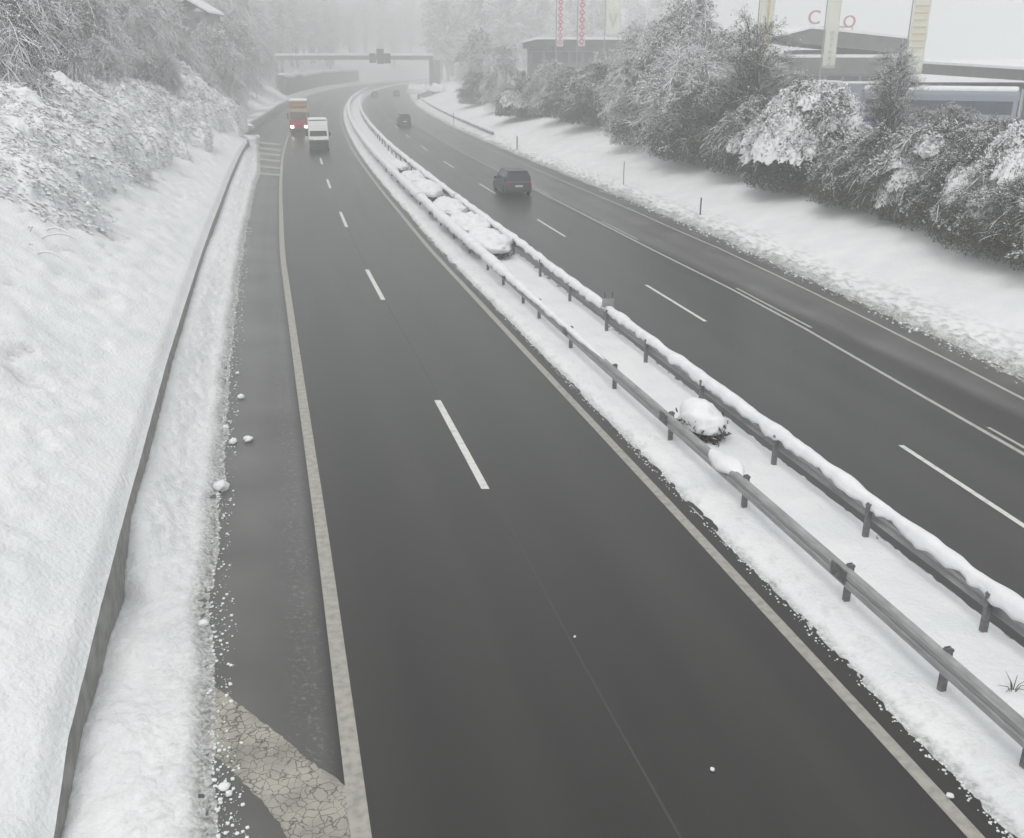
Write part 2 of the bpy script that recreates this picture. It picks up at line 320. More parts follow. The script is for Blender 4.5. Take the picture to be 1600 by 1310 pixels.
# ------------------------------------------------------------------ ground
def rows(y0, y1, k, mn):
    r = [y0]
    while r[-1] < y1: r.append(r[-1] + max(mn, k * abs(r[-1])))
    return np.array(r)
YR = np.concatenate([np.linspace(-90, 4, 40), rows(5, 690, .0065, .05)])
def seg(*p):
    o = []
    for a, b, s in p: o.append(np.arange(a, b, s))
    return np.concatenate(o + [[p[-1][1]]])
def grid_faces(nr, nc):
    i = np.arange(nr * nc).reshape(nr, nc); return np.stack([i[:-1, :-1], i[:-1, 1:], i[1:, 1:], i[1:, :-1]], -1).reshape(-1, 4)
# median, verges and right bank
U = seg((-17.0, -11.2, .35), (-11.2, -8.2, .06), (-8.2, 0, 1.4), (0, 4.6, .045), (4.6, 12, 1.2), (12, 17.4, .065), (17.4, 25, .17), (25, 40, .7), (40, 120, 6), (120, 620, 40))
OO, YY = np.meshgrid(U, YR); XX = PX(OO, YY)
def main_ground(off, y, x):
    lod = np.clip(y / 40, 1, 6)
    n1 = fbm(x * 1.3, y * 1.3, 4, 3); n2 = fbm(x * 7, y * 7, 4, 11, .7); ne = fbm(x * .8, y * .5, 3, 21)
    z = np.full(off.shape, -.07); dirt_and_pits = np.zeros(off.shape)
    # left verge: crumbly ploughed snow up to the wall foot, ragged border
    d = (-SHL(y) + .12 * ne + .10 * n2) - off
    foot = np.where(y < 108, WFOOT(y), .25); w = np.clip(d / 1.45, 0, 1)
    n5 = fbm(x * 15, y * 15, 3, 81, .7); zl = .02 + .13 * sstep(0, .35, d) + (foot - .15) * sstep(.25, 1, w) ** 1.0 + .04 * n1 + .08 * n2 * (1 - .45 * w) + .05 * n5 * (1 - .5 * w)
    zl = np.where(off < -WALL(y) - .05, np.where(y < 103, -.1, zl), zl)
    z = np.where(d > 0, zl, np.where(off < -5, .02 + .35 * d, z)); z = np.maximum(z, -.08)
    dirt_and_pits = np.where((d > -.25) & (d <= 0) & (off > -12), .9, dirt_and_pits); dirt_and_pits = np.where(d > 0, .85 * (1 - sstep(0, .38, d)) + .16 * (1 - sstep(.3, 1.3, d)) + .05 + .22 * n2, dirt_and_pits)
    # the apron in front of the lay-by kerb is bare road
    kw = np.interp(y, [122, 126, 142.6, 166, 196, 228, 260], [11.8, 12.6, 11.9, 11.8, 11.9, 11.7, 11.7])
    lay = (y > 122) & (off < -7.5) & (off > -kw - .1); z = np.where(lay, -.08, z)
    z = np.where((y > 104) & (off < -10.4) & ~lay, .30 + .05 * n1, z)
    # median
    a = off - (.43 + .06 * ne + .07 * n2); b2 = (MED(y) + .05 * n2) - off; dm_ = np.minimum(a, b2)
    hump = .06 * np.exp(-((off - 2.1) / .8) ** 2)
    zm = .008 + .12 * sstep(0, .5, dm_) + hump + .03 * n1 + .022 * n2 + .02 * fbm(x * 2.7, y * 2.7, 3, 31)
    z = np.where(dm_ > 0, zm, np.where((off > -1) & (off < 6), np.maximum(.008 + .4 * dm_, -.07), z))
    dirt_and_pits = np.where((dm_ > 0) & (off < 3), .6 * (1 - sstep(0, .22, dm_)) + .03 + .22 * sstep(.1, .5, n2) * (1 - sstep(.3, 1.0, a)), dirt_and_pits)
    dirt_and_pits = np.where((dm_ <= 0) & (dm_ > -.2), .75, dirt_and_pits)
    # right verge and bank
    e = off - RSNOW(y) - .25 * ne - .22 * n2
    er = np.clip(off - RSNOW(y), 0, 1e9)
    zr = .03 + .10 * sstep(0, .5, e) + np.where(er < 14, .27 * er, 3.78) - .05 + .09 * n2 * (1 - sstep(.5, 2.5, e)) + .10 * fbm(x * .35, y * .35, 4, 5) * sstep(.5, 5, er) + .03 * n1
    zr = zr - .0 * er
    z = np.where(e > 0, zr, np.where(off > 11, np.maximum(.03 + .3 * e, -.07), z))
    dirt_and_pits = np.where((e <= 0) & (e > -.4), 1.0, dirt_and_pits); dirt_and_pits = np.where(e > 0, .95 * (1 - sstep(.0, .75, e)) + .6 * (1 - sstep(.6, 2.2, e)) * sstep(-.1, .35, n2), dirt_and_pits)
    return z, np.clip(dirt_and_pits, 0, 1)
ZZ, DD = main_ground(OO, YY, XX)
g_o = mesh_np('ground', np.stack([XX, YY, ZZ], -1).reshape(-1, 3), grid_faces(*XX.shape), M['ground_snow'], smooth=True, col=DD.ravel())
tag(g_o, 'snow covering the median, verges and right bank', kind='structure')
# left bank
E = seg((0, .5, .05), (.5, 6, .11), (6, 16, .2), (16, 40, .8), (40, 90, 4), (90, 560, 47))
EE, YB = np.meshgrid(E, np.concatenate([np.linspace(-90, 4, 40), rows(5, 690, .008, .06)]))
WL = np.where(YB < 104, WALL(YB), np.interp(YB, [104, 112, 126, 142, 165, 230], [10.5, 10.9, 15.5, 15.5, 12.35, 12.2])); TOPZ = np.where(YB < 98, WTOPF(YB), np.interp(YB, [98, 108], [1.2, .35]))
OB = -WL - EE; XB = PX(OB, YB)
big = fbm(XB * .22, YB * .22, 4, 40); mid = fbm(XB * .9, YB * .9, 4, 50); fine = fbm(XB * 3.3, YB * 3.3, 4, 60, .6)
pk = np.maximum(0, fbm(XB * 1.9, YB * 1.4, 3, 70) - .35)
ZB = TOPZ - .04 + .14 * sstep(0, .25, EE) + np.where(EE < 13, .60 * EE, 7.8 + .16 * (EE - 13)) + sstep(.1, 1.5, EE) * (.30 * big * sstep(0, 5, EE) + .17 * mid + .10 * fine - .5 * pk) + .02 * fine
ridge = fbm(YB * 1.25 + EE * .55, EE * .22 + YB * .1, 4, 90, .6); zone = sstep(3.0, 8.0, EE + 2.0 * big) * (1 - sstep(30, 60, EE))
ZB = ZB + zone * (.34 * np.abs(ridge) + .12 * fbm(XB * 1.8, YB * 2.6, 4, 95, .7))
ZB = np.minimum(ZB, 26 + big)
DB = .03 + .5 * sstep(.06, .25, pk) * sstep(1, 3, EE)  # tints the pits in the slope darker
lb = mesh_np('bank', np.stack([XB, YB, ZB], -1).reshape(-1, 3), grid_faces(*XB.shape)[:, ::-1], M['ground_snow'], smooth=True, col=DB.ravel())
tag(lb, 'snow covered slope rising on the left behind the low wall', kind='structure')
gb = np.random.default_rng(8); nb2 = 4200; yy2 = 14 + 105 * gb.random(nb2) ** 1.3; ee2 = 3.5 + 10.5 * gb.random(nb2) ** .7
cl2 = fbm(yy2 * .5, ee2 * .6, 3, 44) > -.05; yy2, ee2 = yy2[cl2], ee2[cl2]; oo2 = -10.4 - ee2
bx, bz = PX(oo2, yy2), WTOPF(yy2) + .60 * ee2 + .16
dv2 = np.stack([.75 + 0 * bx, -.25 + 0 * bx, -.12 + 0 * bx], -1) + gb.normal(0, .3, (len(bx), 3)); ln2 = gb.uniform(.3, 1.1, (len(bx), 1, 1)); tt2 = np.linspace(0, 1, 5)[None, :, None]
BS_P = np.stack([bx, yy2, bz], -1)[:, None] + dv2[:, None] * ln2 * tt2; BS_P[..., 2] += .22 * np.sin(tt2[..., 0] * 3.0) * ln2[..., 0]
# fine snow lip that overhangs the wall is part of the bank ribbon above; the wall itself:
wy = rows(-60, 101, .012, .25); wx = PX(-WALL(wy), wy)
Vw = []; 
for k in range(len(wy)):
    for o_, z_ in ((0, -.3), (.0, WTOPF(wy[k]) - .05), (-.28, WTOPF(wy[k]) - .05), (-.28, -.3)):
        Vw.append((PX(-WALL(wy[k]) + o_, wy[k]), wy[k], z_))
Fw = [(4 * k + j, 4 * k + (j + 1) % 4, 4 * k + 4 + (j + 1) % 4, 4 * k + 4 + j) for k in range(len(wy) - 1) for j in range(4)]
Fw = Fw + [(0, 1, 2, 3), tuple(4 * (len(wy) - 1) + j for j in (3, 2, 1, 0))]
w_o = mesh_np('retaining_wall', Vw, Fw, M['concrete'])
tag(w_o, 'long low grey concrete wall holding back the snowy left bank', 'wall')

# ------------------------------------------------------------------ road and markings
UR = seg((-12.6, -7.5, .6), (-7.5, 17, 1.2)); yr = rows(-88, 688, .02, 1.0)
yr = np.unique(np.concatenate([np.linspace(-88, 8, 40), rows(8, 688, .02, .5)]))
RO, RY = np.meshgrid(UR, yr); RX = PX(RO, RY)
road = mesh_np('road', np.stack([RX, RY, RX * 0], -1).reshape(-1, 3), grid_faces(*RX.shape), M['asphalt'], uv=np.stack([RO, RY * 1.03], -1).reshape(-1, 2))
tag(road, 'wet grey dual carriageway with worn white markings', kind='structure')
def strip(offf, w, y0, y1, z=.004, step=None):
    n = max(2, int((y1 - y0) / (step or 1.0)) + 1); ys = np.linspace(y0, y1, n); c = offf(ys)
    V = []
    for y, o in zip(ys, c): V += [(PX(o - w / 2, y), y, z), (PX(o + w / 2, y), y, z)]
    return V, [(2 * i, 2 * i + 1, 2 * i + 3, 2 * i + 2) for i in range(n - 1)]
def lines(name, specs, mt, label=None):
    mb = MB()
    for s in specs: mb.add(*strip(*s))
    o = mb.build(name, mt, road)
    if label: o['label'] = label
    return o
K = lambda v: (lambda y: np.full(np.shape(y), v, float))
lines('edge_line', [(K(-7.02), .24, -60, 600)], M['paint_old'], 'continuous line between the left lane and the shoulder')
lines('edge_line', [(K(0.0), .2, -60, 600)], M['paint_old'], 'continuous line beside the median')
lines('edge_line', [(lambda y: MED(y) + .45, .2, 5, 500)], M['paint_old'], 'continuous line beside the far guard rail')
lines('lane_dashes', [(K(-3.5), .17, 18.7 + 17.43 * k, 18.7 + 17.43 * k + 5.75, .004, .7) for k in range(-3, 24)], M['paint_white'])
lines('lane_dashes', [(RDASH, .13, 15.3 + 17.55 * k, 15.3 + 17.55 * k + 5.9, .004, .7) for k in range(0, 24)], M['paint_white'])
lines('lane_line', [(RSOL, .13, 5, 420)], M['paint_mid'], 'solid line of the right carriageway')
lines('lane_dashes', [(lambda y: RSOL(y) + .27, .10, a, b_, .004, .7) for a, b_ in ((19.2, 22.4), (32, 38.2), (49.5, 55.5), (67, 73))], M['paint_mid'])
lines('edge_line', [(REDGE, .12, 5, 420)], M['paint_mid'], 'outer line of the right carriageway')
lines('seam', [(lambda y: -3.38 + .05 * np.sin(y * .35), .035, 5, 18.6, .003), (lambda y: -3.42 + .03 * np.sin(y * .5), .03, 24.6, 36, .003), (lambda y: -3.45 + 0 * y, .03, 42, 53, .003)], M['seam'], 'sealed joint between the lanes')
# hatched area stripe at the bottom of the shoulder, its paint cracked
poly = [(300, 1062), (331, 1070), (400, 1120), (450, 1160), (497, 1200), (520, 1212), (550, 1236), (560, 1275), (566, 1325), (470, 1335), (452, 1310), (425, 1275), (398, 1242), (372, 1214), (300, 1150)]
pw = [onplane(x_, y_) for x_, y_ in poly]; V = []
for i in range(len(pw)):
    a, b_ = pw[i], pw[(i + 1) % len(pw)]; n_ = max(1, int(math.dist(a, b_) / .05))
    for j in range(n_):
        x_ = a[0] + (b_[0] - a[0]) * j / n_; y_ = a[1] + (b_[1] - a[1]) * j / n_
        V.append((x_ + .035 * float(fbm(np.array(x_ * 9), np.array(y_ * 9), 3, 5)), y_ + .035 * float(fbm(np.array(x_ * 9), np.array(y_ * 9), 3, 6)), .003))
mb = MB(); mb.add(V, [tuple(range(len(V)))]); o = mb.build('hatch_stripe', M['paint_crack'], road); o['label'] = 'cracked broad paint stripe slanting across the shoulder'
# hatching far away, by the lay-by
hb = MB()
for y_ in (224, 233, 241, 250, 261, 272):
    a = onplane(405, y_ - 3); b_ = onplane(438, y_ + .5); c_ = onplane(438, y_ + 3.8); d_ = onplane(405, y_ + .6)
    hb.add([(*q, .0045) for q in (a, b_, c_, d_)], [(0, 1, 2, 3)])
o = hb.build('hatch_marking', M['paint_old'], road); o['label'] = 'row of pale hatch stripes before the lay-by'

# lay-by kerb wall and its snow
kp = [onplane(365, 200), onplane(369, 206), onplane(379, 214), onplane(401, 199.5), onplane(420, 186), onplane(437, 173), onplane(455, 163)]
kx = []
for i in range(len(kp) - 1):
    for t in np.linspace(0, 1, 8, endpoint=False): kx.append((kp[i][0] * (1 - t) + kp[i + 1][0] * t, kp[i][1] * (1 - t) + kp[i + 1][1] * t))
def curb(path, w0, w1, z0, z1):
    V = []; F = []
    for i, p in enumerate(path):
        a = Vector(path[max(i - 1, 0)]); b_ = Vector(path[min(i + 1, len(path) - 1)]); d = (b_ - a).normalized(); n = Vector((-d.y, d.x))
        for w, z in ((w0, z0), (w0, z1), (w1, z1), (w1, z0)): V.append((p[0] + n.x * w, p[1] + n.y * w, z))
    for i in range(len(path) - 1):
        for j in range(4): F.append((4 * i + j, 4 * i + (j + 1) % 4, 4 * i + 4 + (j + 1) % 4, 4 * i + 4 + j))
    F += [(0, 1, 2, 3), tuple(4 * (len(path) - 1) + j for j in (3, 2, 1, 0))]
    return V, F
mb = MB(); mb.add(*curb(kx, -.0, .5, -.05, .95)); kb = mb.build('kerb_wall', M['kerb_stone'])
tag(kb, 'curved pale kerb wall around the far lay-by on the left', 'wall')
mb = MB(); mb.add(*curb(kx, .10, 1.6, .9, 1.2)); mb.build('snow_cap', M['snow'], kb, smooth=False)

# ------------------------------------------------------------------ guard rails
def rail(name, offf, side, y0, y1, posts, prof, zc, label, rail_mat='galv'):
    root = empty(name, (float(PX(offf(20.0), 20.0)), 20.0, 0)); inv = Vector(root.location)
    ys = np.unique(np.concatenate([rows(y0, 60, .02, .25), np.arange(max(60, y0), y1, 1.5), [y1]]))
    V = []; F = []; n = len(prof)
    for y in ys:
        for a, z in prof:
            V.append((PX(offf(y) + side * (a + .075), y) - inv.x, y - inv.y, zc + z))
    for i in range(len(ys) - 1):
        for j in range(n): F.append((i * n + j, i * n + (j + 1) % n, (i + 1) * n + (j + 1) % n, (i + 1) * n + j))
    F += [tuple(range(n)), tuple(range((len(ys) - 1) * n, len(ys) * n))[::-1]]
    mb = MB(); mb.add(V, F); mb.build('beam', M[rail_mat], root)
    pm = MB(); pm.box(-.035, .035, -.06, -.045, -.15, 0); pm.box(-.035, .035, .045, .06, -.15, 0); pm.box(-.006, .006, -.06, .06, -.15, 0)
    H = zc + .19
    pm = MB()
    for (xa, xb, ya, yb) in ((-.05, .05, -.04, -.032), (-.05, .05, .032, .04), (-.05, -.042, -.032, .032)): pm.box(xa, xb, ya, yb, 0, H)
    pm.box(-.06, .06, -.045, .045, H - .05, H - .02)
    p0 = None
    for y in posts:
        if p0 is None: p = p0 = pm.build('post', M['post_steel'], root)
        else: p = p0.copy(); COL.objects.link(p); p.parent = root
        p.location = (PX(offf(y) + side * -.02, y) - inv.x, y - inv.y, 0); p.rotation_euler = (0, 0, -math.atan(float(SLP(y))))
    tag(root, label, 'guard rail')
    return root, inv
def rail_snow(root, inv, offf, side, ys, wfun, hfun, zb, seed, off0=.0):
    V = []; F = []; n = 11
    for i, y in enumerate(ys):
        w = wfun(y); h = hfun(y); j1 = .38 * float(fbm(np.array(y * 1.1), np.array(seed * 1.), 3, seed)); j2 = .5 * float(fbm(np.array(y * 4.), np.array(seed * 3.), 3, seed + 5))
        for k in range(n):
            t = math.pi * (k / (n - 1)); c = math.cos(t); s_ = math.sin(t)
            jj = 1 + j1 + .5 * j2 * (1 if c * side < 0 else .6)
            sag = .10 * max(0, abs(c) - .75) / .25 * (1 + j2 * 2.4)
            V.append((PX(offf(y) + side * (.075 + off0) + c * w * jj, y) - inv.x, y - inv.y, zb + (h * (1 + j1) * s_ ** .7 - sag * h * 5)))
    for i in range(len(ys) - 1):
        for k in range(n): F.append((i * n + k, i * n + (k + 1) % n, (i + 1) * n + (k + 1) % n, (i + 1) * n + k))
    F += [tuple(range(n)), tuple(range((len(ys) - 1) * n, len(ys) * n))[::-1]]
    mb = MB(); mb.add(V, F); return mb.build('snow_cap', M['snow'], root, smooth=True)
PROF = [(-.045, -.155), (.0, -.15), (.055, -.11), (.055, -.06), (.005, -.02), (.005, .02), (.055, .06), (.055, .11), (.0, .15), (-.045, .16), (-.05, .155), (-.01, .145), (.04, .1), (.04, .065), (-.01, .025), (-.01, -.025), (.04, -.065), (.04, -.1), (-.01, -.14), (-.05, -.15)]
BOX = [(-.07, -.15), (.05, -.15), (.085, -.11), (.085, -.03), (.06, 0.0), (.085, .04), (.085, .1), (.05, .145), (-.04, .15), (-.07, .13)]
NEARR = tab((5, 1.24), (25, 1.29), (35, 1.38), (45, 1.5), (300, 1.45)); FARR = tab((5, 2.85), (13, 2.9), (20, 2.97), (30, 3.13), (38, 3.3), (45, 3.5), (300, 3.5))
posts_n = [5.8, 7.9, 9.9, 11.5, 13.9, 17.5, 21.2, 25.0, 29.0, 32.7, 34.9, 38.1, 41.0] + [45 + 4.05 * k for k in range(48)]
rn, iv = rail('guard_rail', NEARR, -1, 3, 400, posts_n, BOX, .66, 'nearer grey steel guard rail on the median, bare in front, snowy far off')
ys = np.concatenate([rows(25.6, 60, .01, .3), np.arange(60, 330, 1.2)])
grow = lambda y: float(np.interp(y, [25.6, 28, 33, 40, 60, 300], [.01, .07, .10, .18, .24, .26]))
rail_snow(rn, iv, NEARR, -1, ys, lambda y: .3 * float(np.interp(y, [25.6, 28, 33, 40, 60, 300], [.1, .35, .5, .8, 1.0, 1.1])), lambda y: grow(y) * .9, .80, 7)
ys = np.arange(17.6, 19.2, .1); rail_snow(rn, iv, NEARR, -1, ys, lambda y: .22 * math.sin(math.pi * min(1, max(0.02, (y - 17.6) / 1.6))) + .01, lambda y: .13 * math.sin(math.pi * min(1, max(.02, (y - 17.6) / 1.6))), .76, 3, -.06)
sp0 = None
for y in (7.4, 13.9, 21.2, 29.0, 37.2):
    if sp0 is None:
        mb = MB(); mb.box(-.012, .012, -.22, .22, -.12, .12, 0, .008)
        for yy in (-.16, -.06, .06, .16):
            for zz in (-.07, .07): mb.tube([(-.012, yy, zz), (-.026, yy, zz)], .014, 8)
        sp_ = sp0 = mb.build('splice_plate', M['post_steel'], rn)
    else: sp_ = sp0.copy(); COL.objects.link(sp_); sp_.parent = rn
    sp_.location = (PX(NEARR(y) - .165, y) - iv.x, y - iv.y, .70); sp_.rotation_euler = (0, 0, -math.atan(float(SLP(y))))
posts_f = [6.0, 9.5, 13.0, 16.2, 19.7, 23.6, 27.5, 31.1, 35.4, 39.8, 44.8] + [49 + 4.05 * k for k in range(48)]
rf, iv = rail('guard_rail', FARR, 1, 3, 420, posts_f, PROF, .66, 'farther steel guard rail beyond the median strip, capped with thick snow')
ys = np.concatenate([rows(3.5, 31.2, .006, .07), [31.25]])
rail_snow(rf, iv, FARR, 1, ys, lambda y: .15, lambda y: .135, .81, 13, .03)
ys = np.concatenate([rows(31.9, 60, .008, .25), np.arange(60, 330, 1.2)])
rail_snow(rf, iv, FARR, 1, ys, lambda y: .17 + .05 * float(sstep(40, 80, y)), lambda y: .15, .81, 17, .03)
# short rail on the right verge by the gantry
RR = tab((100, 16.9), (120, 17.0), (240, 17.5))
rr_, iv = rail('guard_rail', RR, -1, 118, 238, [118.5 + 4 * k for k in range(30)], PROF, .75, 'short guard rail on the right verge running to the gantry')
rail_snow(rr_, iv, RR, -1, np.arange(118, 238, 1.2), lambda y: .17, lambda y: .16, .9, 23)
# little distance board on the far rail
q = atY(948, 470, 31.5); sgn = empty('distance_board', (q.x + .05, 31.5, .84))
mb = MB(); mb.box(-.2, .2, -.012, .012, .0, .3, 0, .008); mb.build('plate', M['galv'], sgn)
for dx_ in (-.12, .13):
    mb = MB(); mb.tube([(dx_, .025, -.35), (dx_, .025, .52)], .014, 6); mb.build('rod', M['dark_metal'], sgn)
mb = MB(); mb.box(-.2, .2, -.06, .05, -.045, -.01, 0, .015); mb.build('snow_cap', M['snow'], sgn)
tag(sgn, 'small grey distance board with two rods standing on the snowy guard rail', 'sign')

# ------------------------------------------------------------------ snow clods on the shoulder
rnd = random.Random(4)
def clod(name, loc, r, seed, flat=.75):
    bm = bmesh.new(); bmesh.ops.create_icosphere(bm, subdivisions=3, radius=1)
    for v in bm.verts:
        n_ = float(fbm(np.array(v.co.x * 1.6 + seed * 7.7), np.array(v.co.y * 1.6 + v.co.z * 1.9), 3, seed)); v.co *= 1 + .35 * n_
        v.co.z *= flat
        v.co = v.co * r
    me = bpy.data.meshes.new(name); bm.to_mesh(me); bm.free(); me.materials.append(M['snow']); me.polygons.foreach_set('use_smooth', [True] * len(me.polygons))
    o = bpy.data.objects.new(name, me); COL.objects.link(o); o.location = (*loc[:2], loc[2] + r * flat * .8); o.rotation_euler = (0, 0, seed); return o
CL = [(388, 690, .11, 'small snow clod standing alone farthest out on the left shoulder'),
      (364, 693, .10, 'small snow clod just off the verge, beside the lone one'),
      (346, 766, .16, 'largest round snow clod at the edge of the left shoulder'),
      (377, 623, .09, 'tiny snow clod on the shoulder above the pair of clods'),
      (351, 1232, .07, 'long snow crumb beside the cracked hatch stripe'),
      (358, 1243, .045, 'tiny snow crumb touching the long one by the cracked stripe'),
      (319, 978, .08, 'snow clod at the verge edge above the cracked stripe'),
      (371, 585, .06, 'small snow clod at the verge beside the upper shoulder'),
      (353, 670, .07, 'snow crumb tucked against the verge left of the paired clods'),
      (1113, 1204, .03, 'white snow fleck in the middle of the nearest right lane'),
      (898, 996, .02, 'tiny snow fleck in the right lane near the lane joint'),
      (1484, 1246, .045, 'snow crumb on the dark margin outside the inner edge line')]
for i, (px, py, r, lab) in enumerate(CL):
    x, y = onplane(px, py); tag(clod('snow_clod', (x, y, 0), r, i + 1, .55 if i in (4,) else .75), lab, 'snow clod', 'snow clods fallen on the road')
# crumbs along the borders, nobody could count them
mb = MB(); tmp = bmesh.new(); bmesh.ops.create_icosphere(tmp, subdivisions=1, radius=1); iv_ = [v.co.copy() for v in tmp.verts]; if_ = [tuple(v.index for v in f.verts) for f in tmp.faces]; tmp.free()
for k in range(3200):
    y = 8.5 + 45 * rnd.random() ** 1.6; t = rnd.random() ** 2
    if k % 5 < 3: off = -SHL(y) + .38 * t - .03 + .12 * float(fbm(np.array(y * 2.), np.array(3.), 3, 4)); r = .005 + .022 * rnd.random() ** 3
    elif k % 5 == 3: off = .30 + .14 * rnd.random(); r = .006 + .012 * rnd.random()
    else: y = 20 + 50 * rnd.random(); off = float(RSNOW(y)) - .5 * t; r = .012 + .04 * rnd.random() ** 3
    x = float(PX(off, y)); mb.add([(x + v.x * r * (1 + rnd.random() * .5), y + v.y * r * (1 + rnd.random() * .5), v.z * r * .8 + r * .3 + .004) for v in iv_], if_)
tag(mb.build('snow_crumbs', M['snow']), 'loose snow crumbs scattered along the road borders', 'snow', kind='stuff')

# ------------------------------------------------------------------ plants
def tubes_np(P, R, sides=4):
    """P (n,k,3) centre lines, R (n,k) radii"""
    n, k, _ = P.shape; d = np.gradient(P, axis=1); d /= np.linalg.norm(d, axis=2, keepdims=True) + 1e-9
    up = np.zeros_like(d); up[..., 2] = 1; flat = np.abs(d[..., 2:3]) > .97; up = np.where(flat, np.array([1., 0, 0]), up)
    a = np.cross(d, up); a /= np.linalg.norm(a, axis=2, keepdims=True) + 1e-9; b_ = np.cross(a, d)
    t = np.arange(sides) * 2 * np.pi / sides + .4
    V = P[:, :, None, :] + R[:, :, None, None] * (a[:, :, None, :] * np.cos(t)[None, None, :, None] + b_[:, :, None, :] * np.sin(t)[None, None, :, None])
    i = np.arange(n * k * sides).reshape(n, k, sides)
    A = i[:, :-1, :]; B = np.roll(A, -1, 2); C2 = i[:, 1:, :]; D = np.roll(C2, -1, 2)
    return V.reshape(-1, 3), np.stack([A, B, D, C2], -1).reshape(-1, 4)
def plant_parts(seed, H=4.5, R=2.6, nb=70, nt=16, lift=1.0, droop=.9, twig=.8, tr=.016, sr=.045, snowf=.6, nleaf=2600, leafs=.11, stem=.07, bend=(0, 0), lm='leaf', crown0=0.0, nblob=0, nsnow=4000, ss=.06, patch=.1, nbig=0, big=.6, bel=1.3, nskirt=0):
    """branch curves rooted in the middle, arching out and drooping; twigs on them; snow lies along their upper sides"""
    g = np.random.default_rng(seed); k = 9
    az = g.uniform(0, 2 * np.pi, nb); reach = R * g.uniform(.25, 1.0, nb) ** .8; ht = H * g.uniform(.35, 1.0, nb)
    z0 = crown0 * H * g.uniform(.5, 1.1, nb)
    ht = np.maximum(ht * (1 - .35 * (reach / R) ** 2), z0 + .1 * H)
    t = np.linspace(0, 1, k)[None, :]
    rad = reach[:, None] * t ** (.55 + .6 * lift) 
    zz = z0[:, None] + (ht - z0)[:, None] * (np.sin(np.minimum(t * (1.1 + droop * .55), 2.2) * np.pi / 2)) ** .8
    zz = zz - droop * .28 * H * np.maximum(t - .6, 0) ** 1.3 * (reach / R)[:, None]
    wob = g.normal(0, .05 * R, (nb, 1)) * np.sin(t * 4 + g.uniform(0, 6, (nb, 1)))
    X = np.cos(az)[:, None] * rad - np.sin(az)[:, None] * wob + bend[0] * t ** 2; Y = np.sin(az)[:, None] * rad + np.cos(az)[:, None] * wob + bend[1] * t ** 2
    P = np.stack([X, Y, np.maximum(zz, .02)], -1)
    rb = stem * (1 - .85 * t) * g.uniform(.4, 1.0, (nb, 1)); Vb, Fb = tubes_np(P, np.broadcast_to(rb, (nb, k)), 4)
    # twigs
    n2 = nb * nt; bi = np.repeat(np.arange(nb), nt); s_ = g.uniform(.25, 1.0, n2) ** .8 * (k - 1); i0 = np.minimum(s_.astype(int), k - 2); f = (s_ - i0)[:, None]
    base = P[bi, i0] * (1 - f) + P[bi, i0 + 1] * f; dr = P[bi, i0 + 1] - P[bi, i0]; dr /= np.linalg.norm(dr, axis=1, keepdims=True) + 1e-9
    rv = g.normal(0, 1, (n2, 3)); rv[:, 2] *= .6; rv[:, 2] += (lift - .5) * .9; dv = dr + rv * .7; dv /= np.linalg.norm(dv, axis=1, keepdims=True)
    ln = twig * g.uniform(.4, 1.1, n2)[:, None, None]; tt = np.linspace(0, 1, 5)[None, :, None]
    T = base[:, None, :] + dv[:, None, :] * ln * tt; T[..., 2] -= (droop * .5 * ln[..., 0] * tt[..., 0] ** 2)
    T[..., 2] = np.maximum(T[..., 2], .02)
    Vt, Ft = tubes_np(T, tr * (1 - .7 * np.broadcast_to(tt[..., 0], T.shape[:2])), 3)
    # snow along twigs and outer branches
    keep = g.random(n2) < snowf; TS = T[keep].copy(); rs_ = sr * g.uniform(.5, 1.3, (len(TS), 1)) * np.array([[.5, 1, 1.1, .9, .35]])
    TS[..., 2] += rs_ * .75; Vs, Fs = tubes_np(TS, rs_, 5)
    kb_ = g.random(nb) < min(1, snowf * 1.3); PS = P[kb_][:, 3:].copy(); rs2 = sr * 1.35 * g.uniform(.6, 1.4, (len(PS), 1)) * np.linspace(.5, 1, PS.shape[1])[None, :] * np.array([[1] * (PS.shape[1] - 1) + [.3]])
    PS[..., 2] += rs2 * .8; Vs2, Fs2 = tubes_np(PS, rs2, 5)
    Vsn = [Vs, Vs2]; Fsn = [Fs, Fs2 + len(Vs)]; kk = len(Vs) + len(Vs2)
    if nblob:
        u_ = np.linspace(0, np.pi, 6); w_ = np.linspace(0, 2 * np.pi, 9)[:-1]; pick = g.integers(0, n2, nblob)
        for q_ in pick:
            c = T[q_, 3]; r_ = sr * g.uniform(2.2, 5.5); el = g.uniform(1, 1.8); a_ = g.uniform(0, 6.28)
            vx = np.outer(np.sin(u_), np.cos(w_)) * r_ * el; vy = np.outer(np.sin(u_), np.sin(w_)) * r_; vz = np.outer(np.cos(u_), np.ones(8)) * r_ * .6
            jj = 1 + .25 * g.normal(0, 1, vx.shape)
            Vq = np.stack([c[0] + (vx * np.cos(a_) - vy * np.sin(a_)) * jj, c[1] + (vx * np.sin(a_) + vy * np.cos(a_)) * jj, c[2] + vz * jj + r_ * .3], -1).reshape(-1, 3)
            i = np.arange(48).reshape(6, 8); A = i[:-1]; B = np.roll(A, -1, 1); C2 = i[1:]; D = np.roll(C2, -1, 1)
            Vsn.append(Vq); Fsn.append(np.stack([A, B, D, C2], -1).reshape(-1, 4)[:, ::-1] + kk); kk += 48
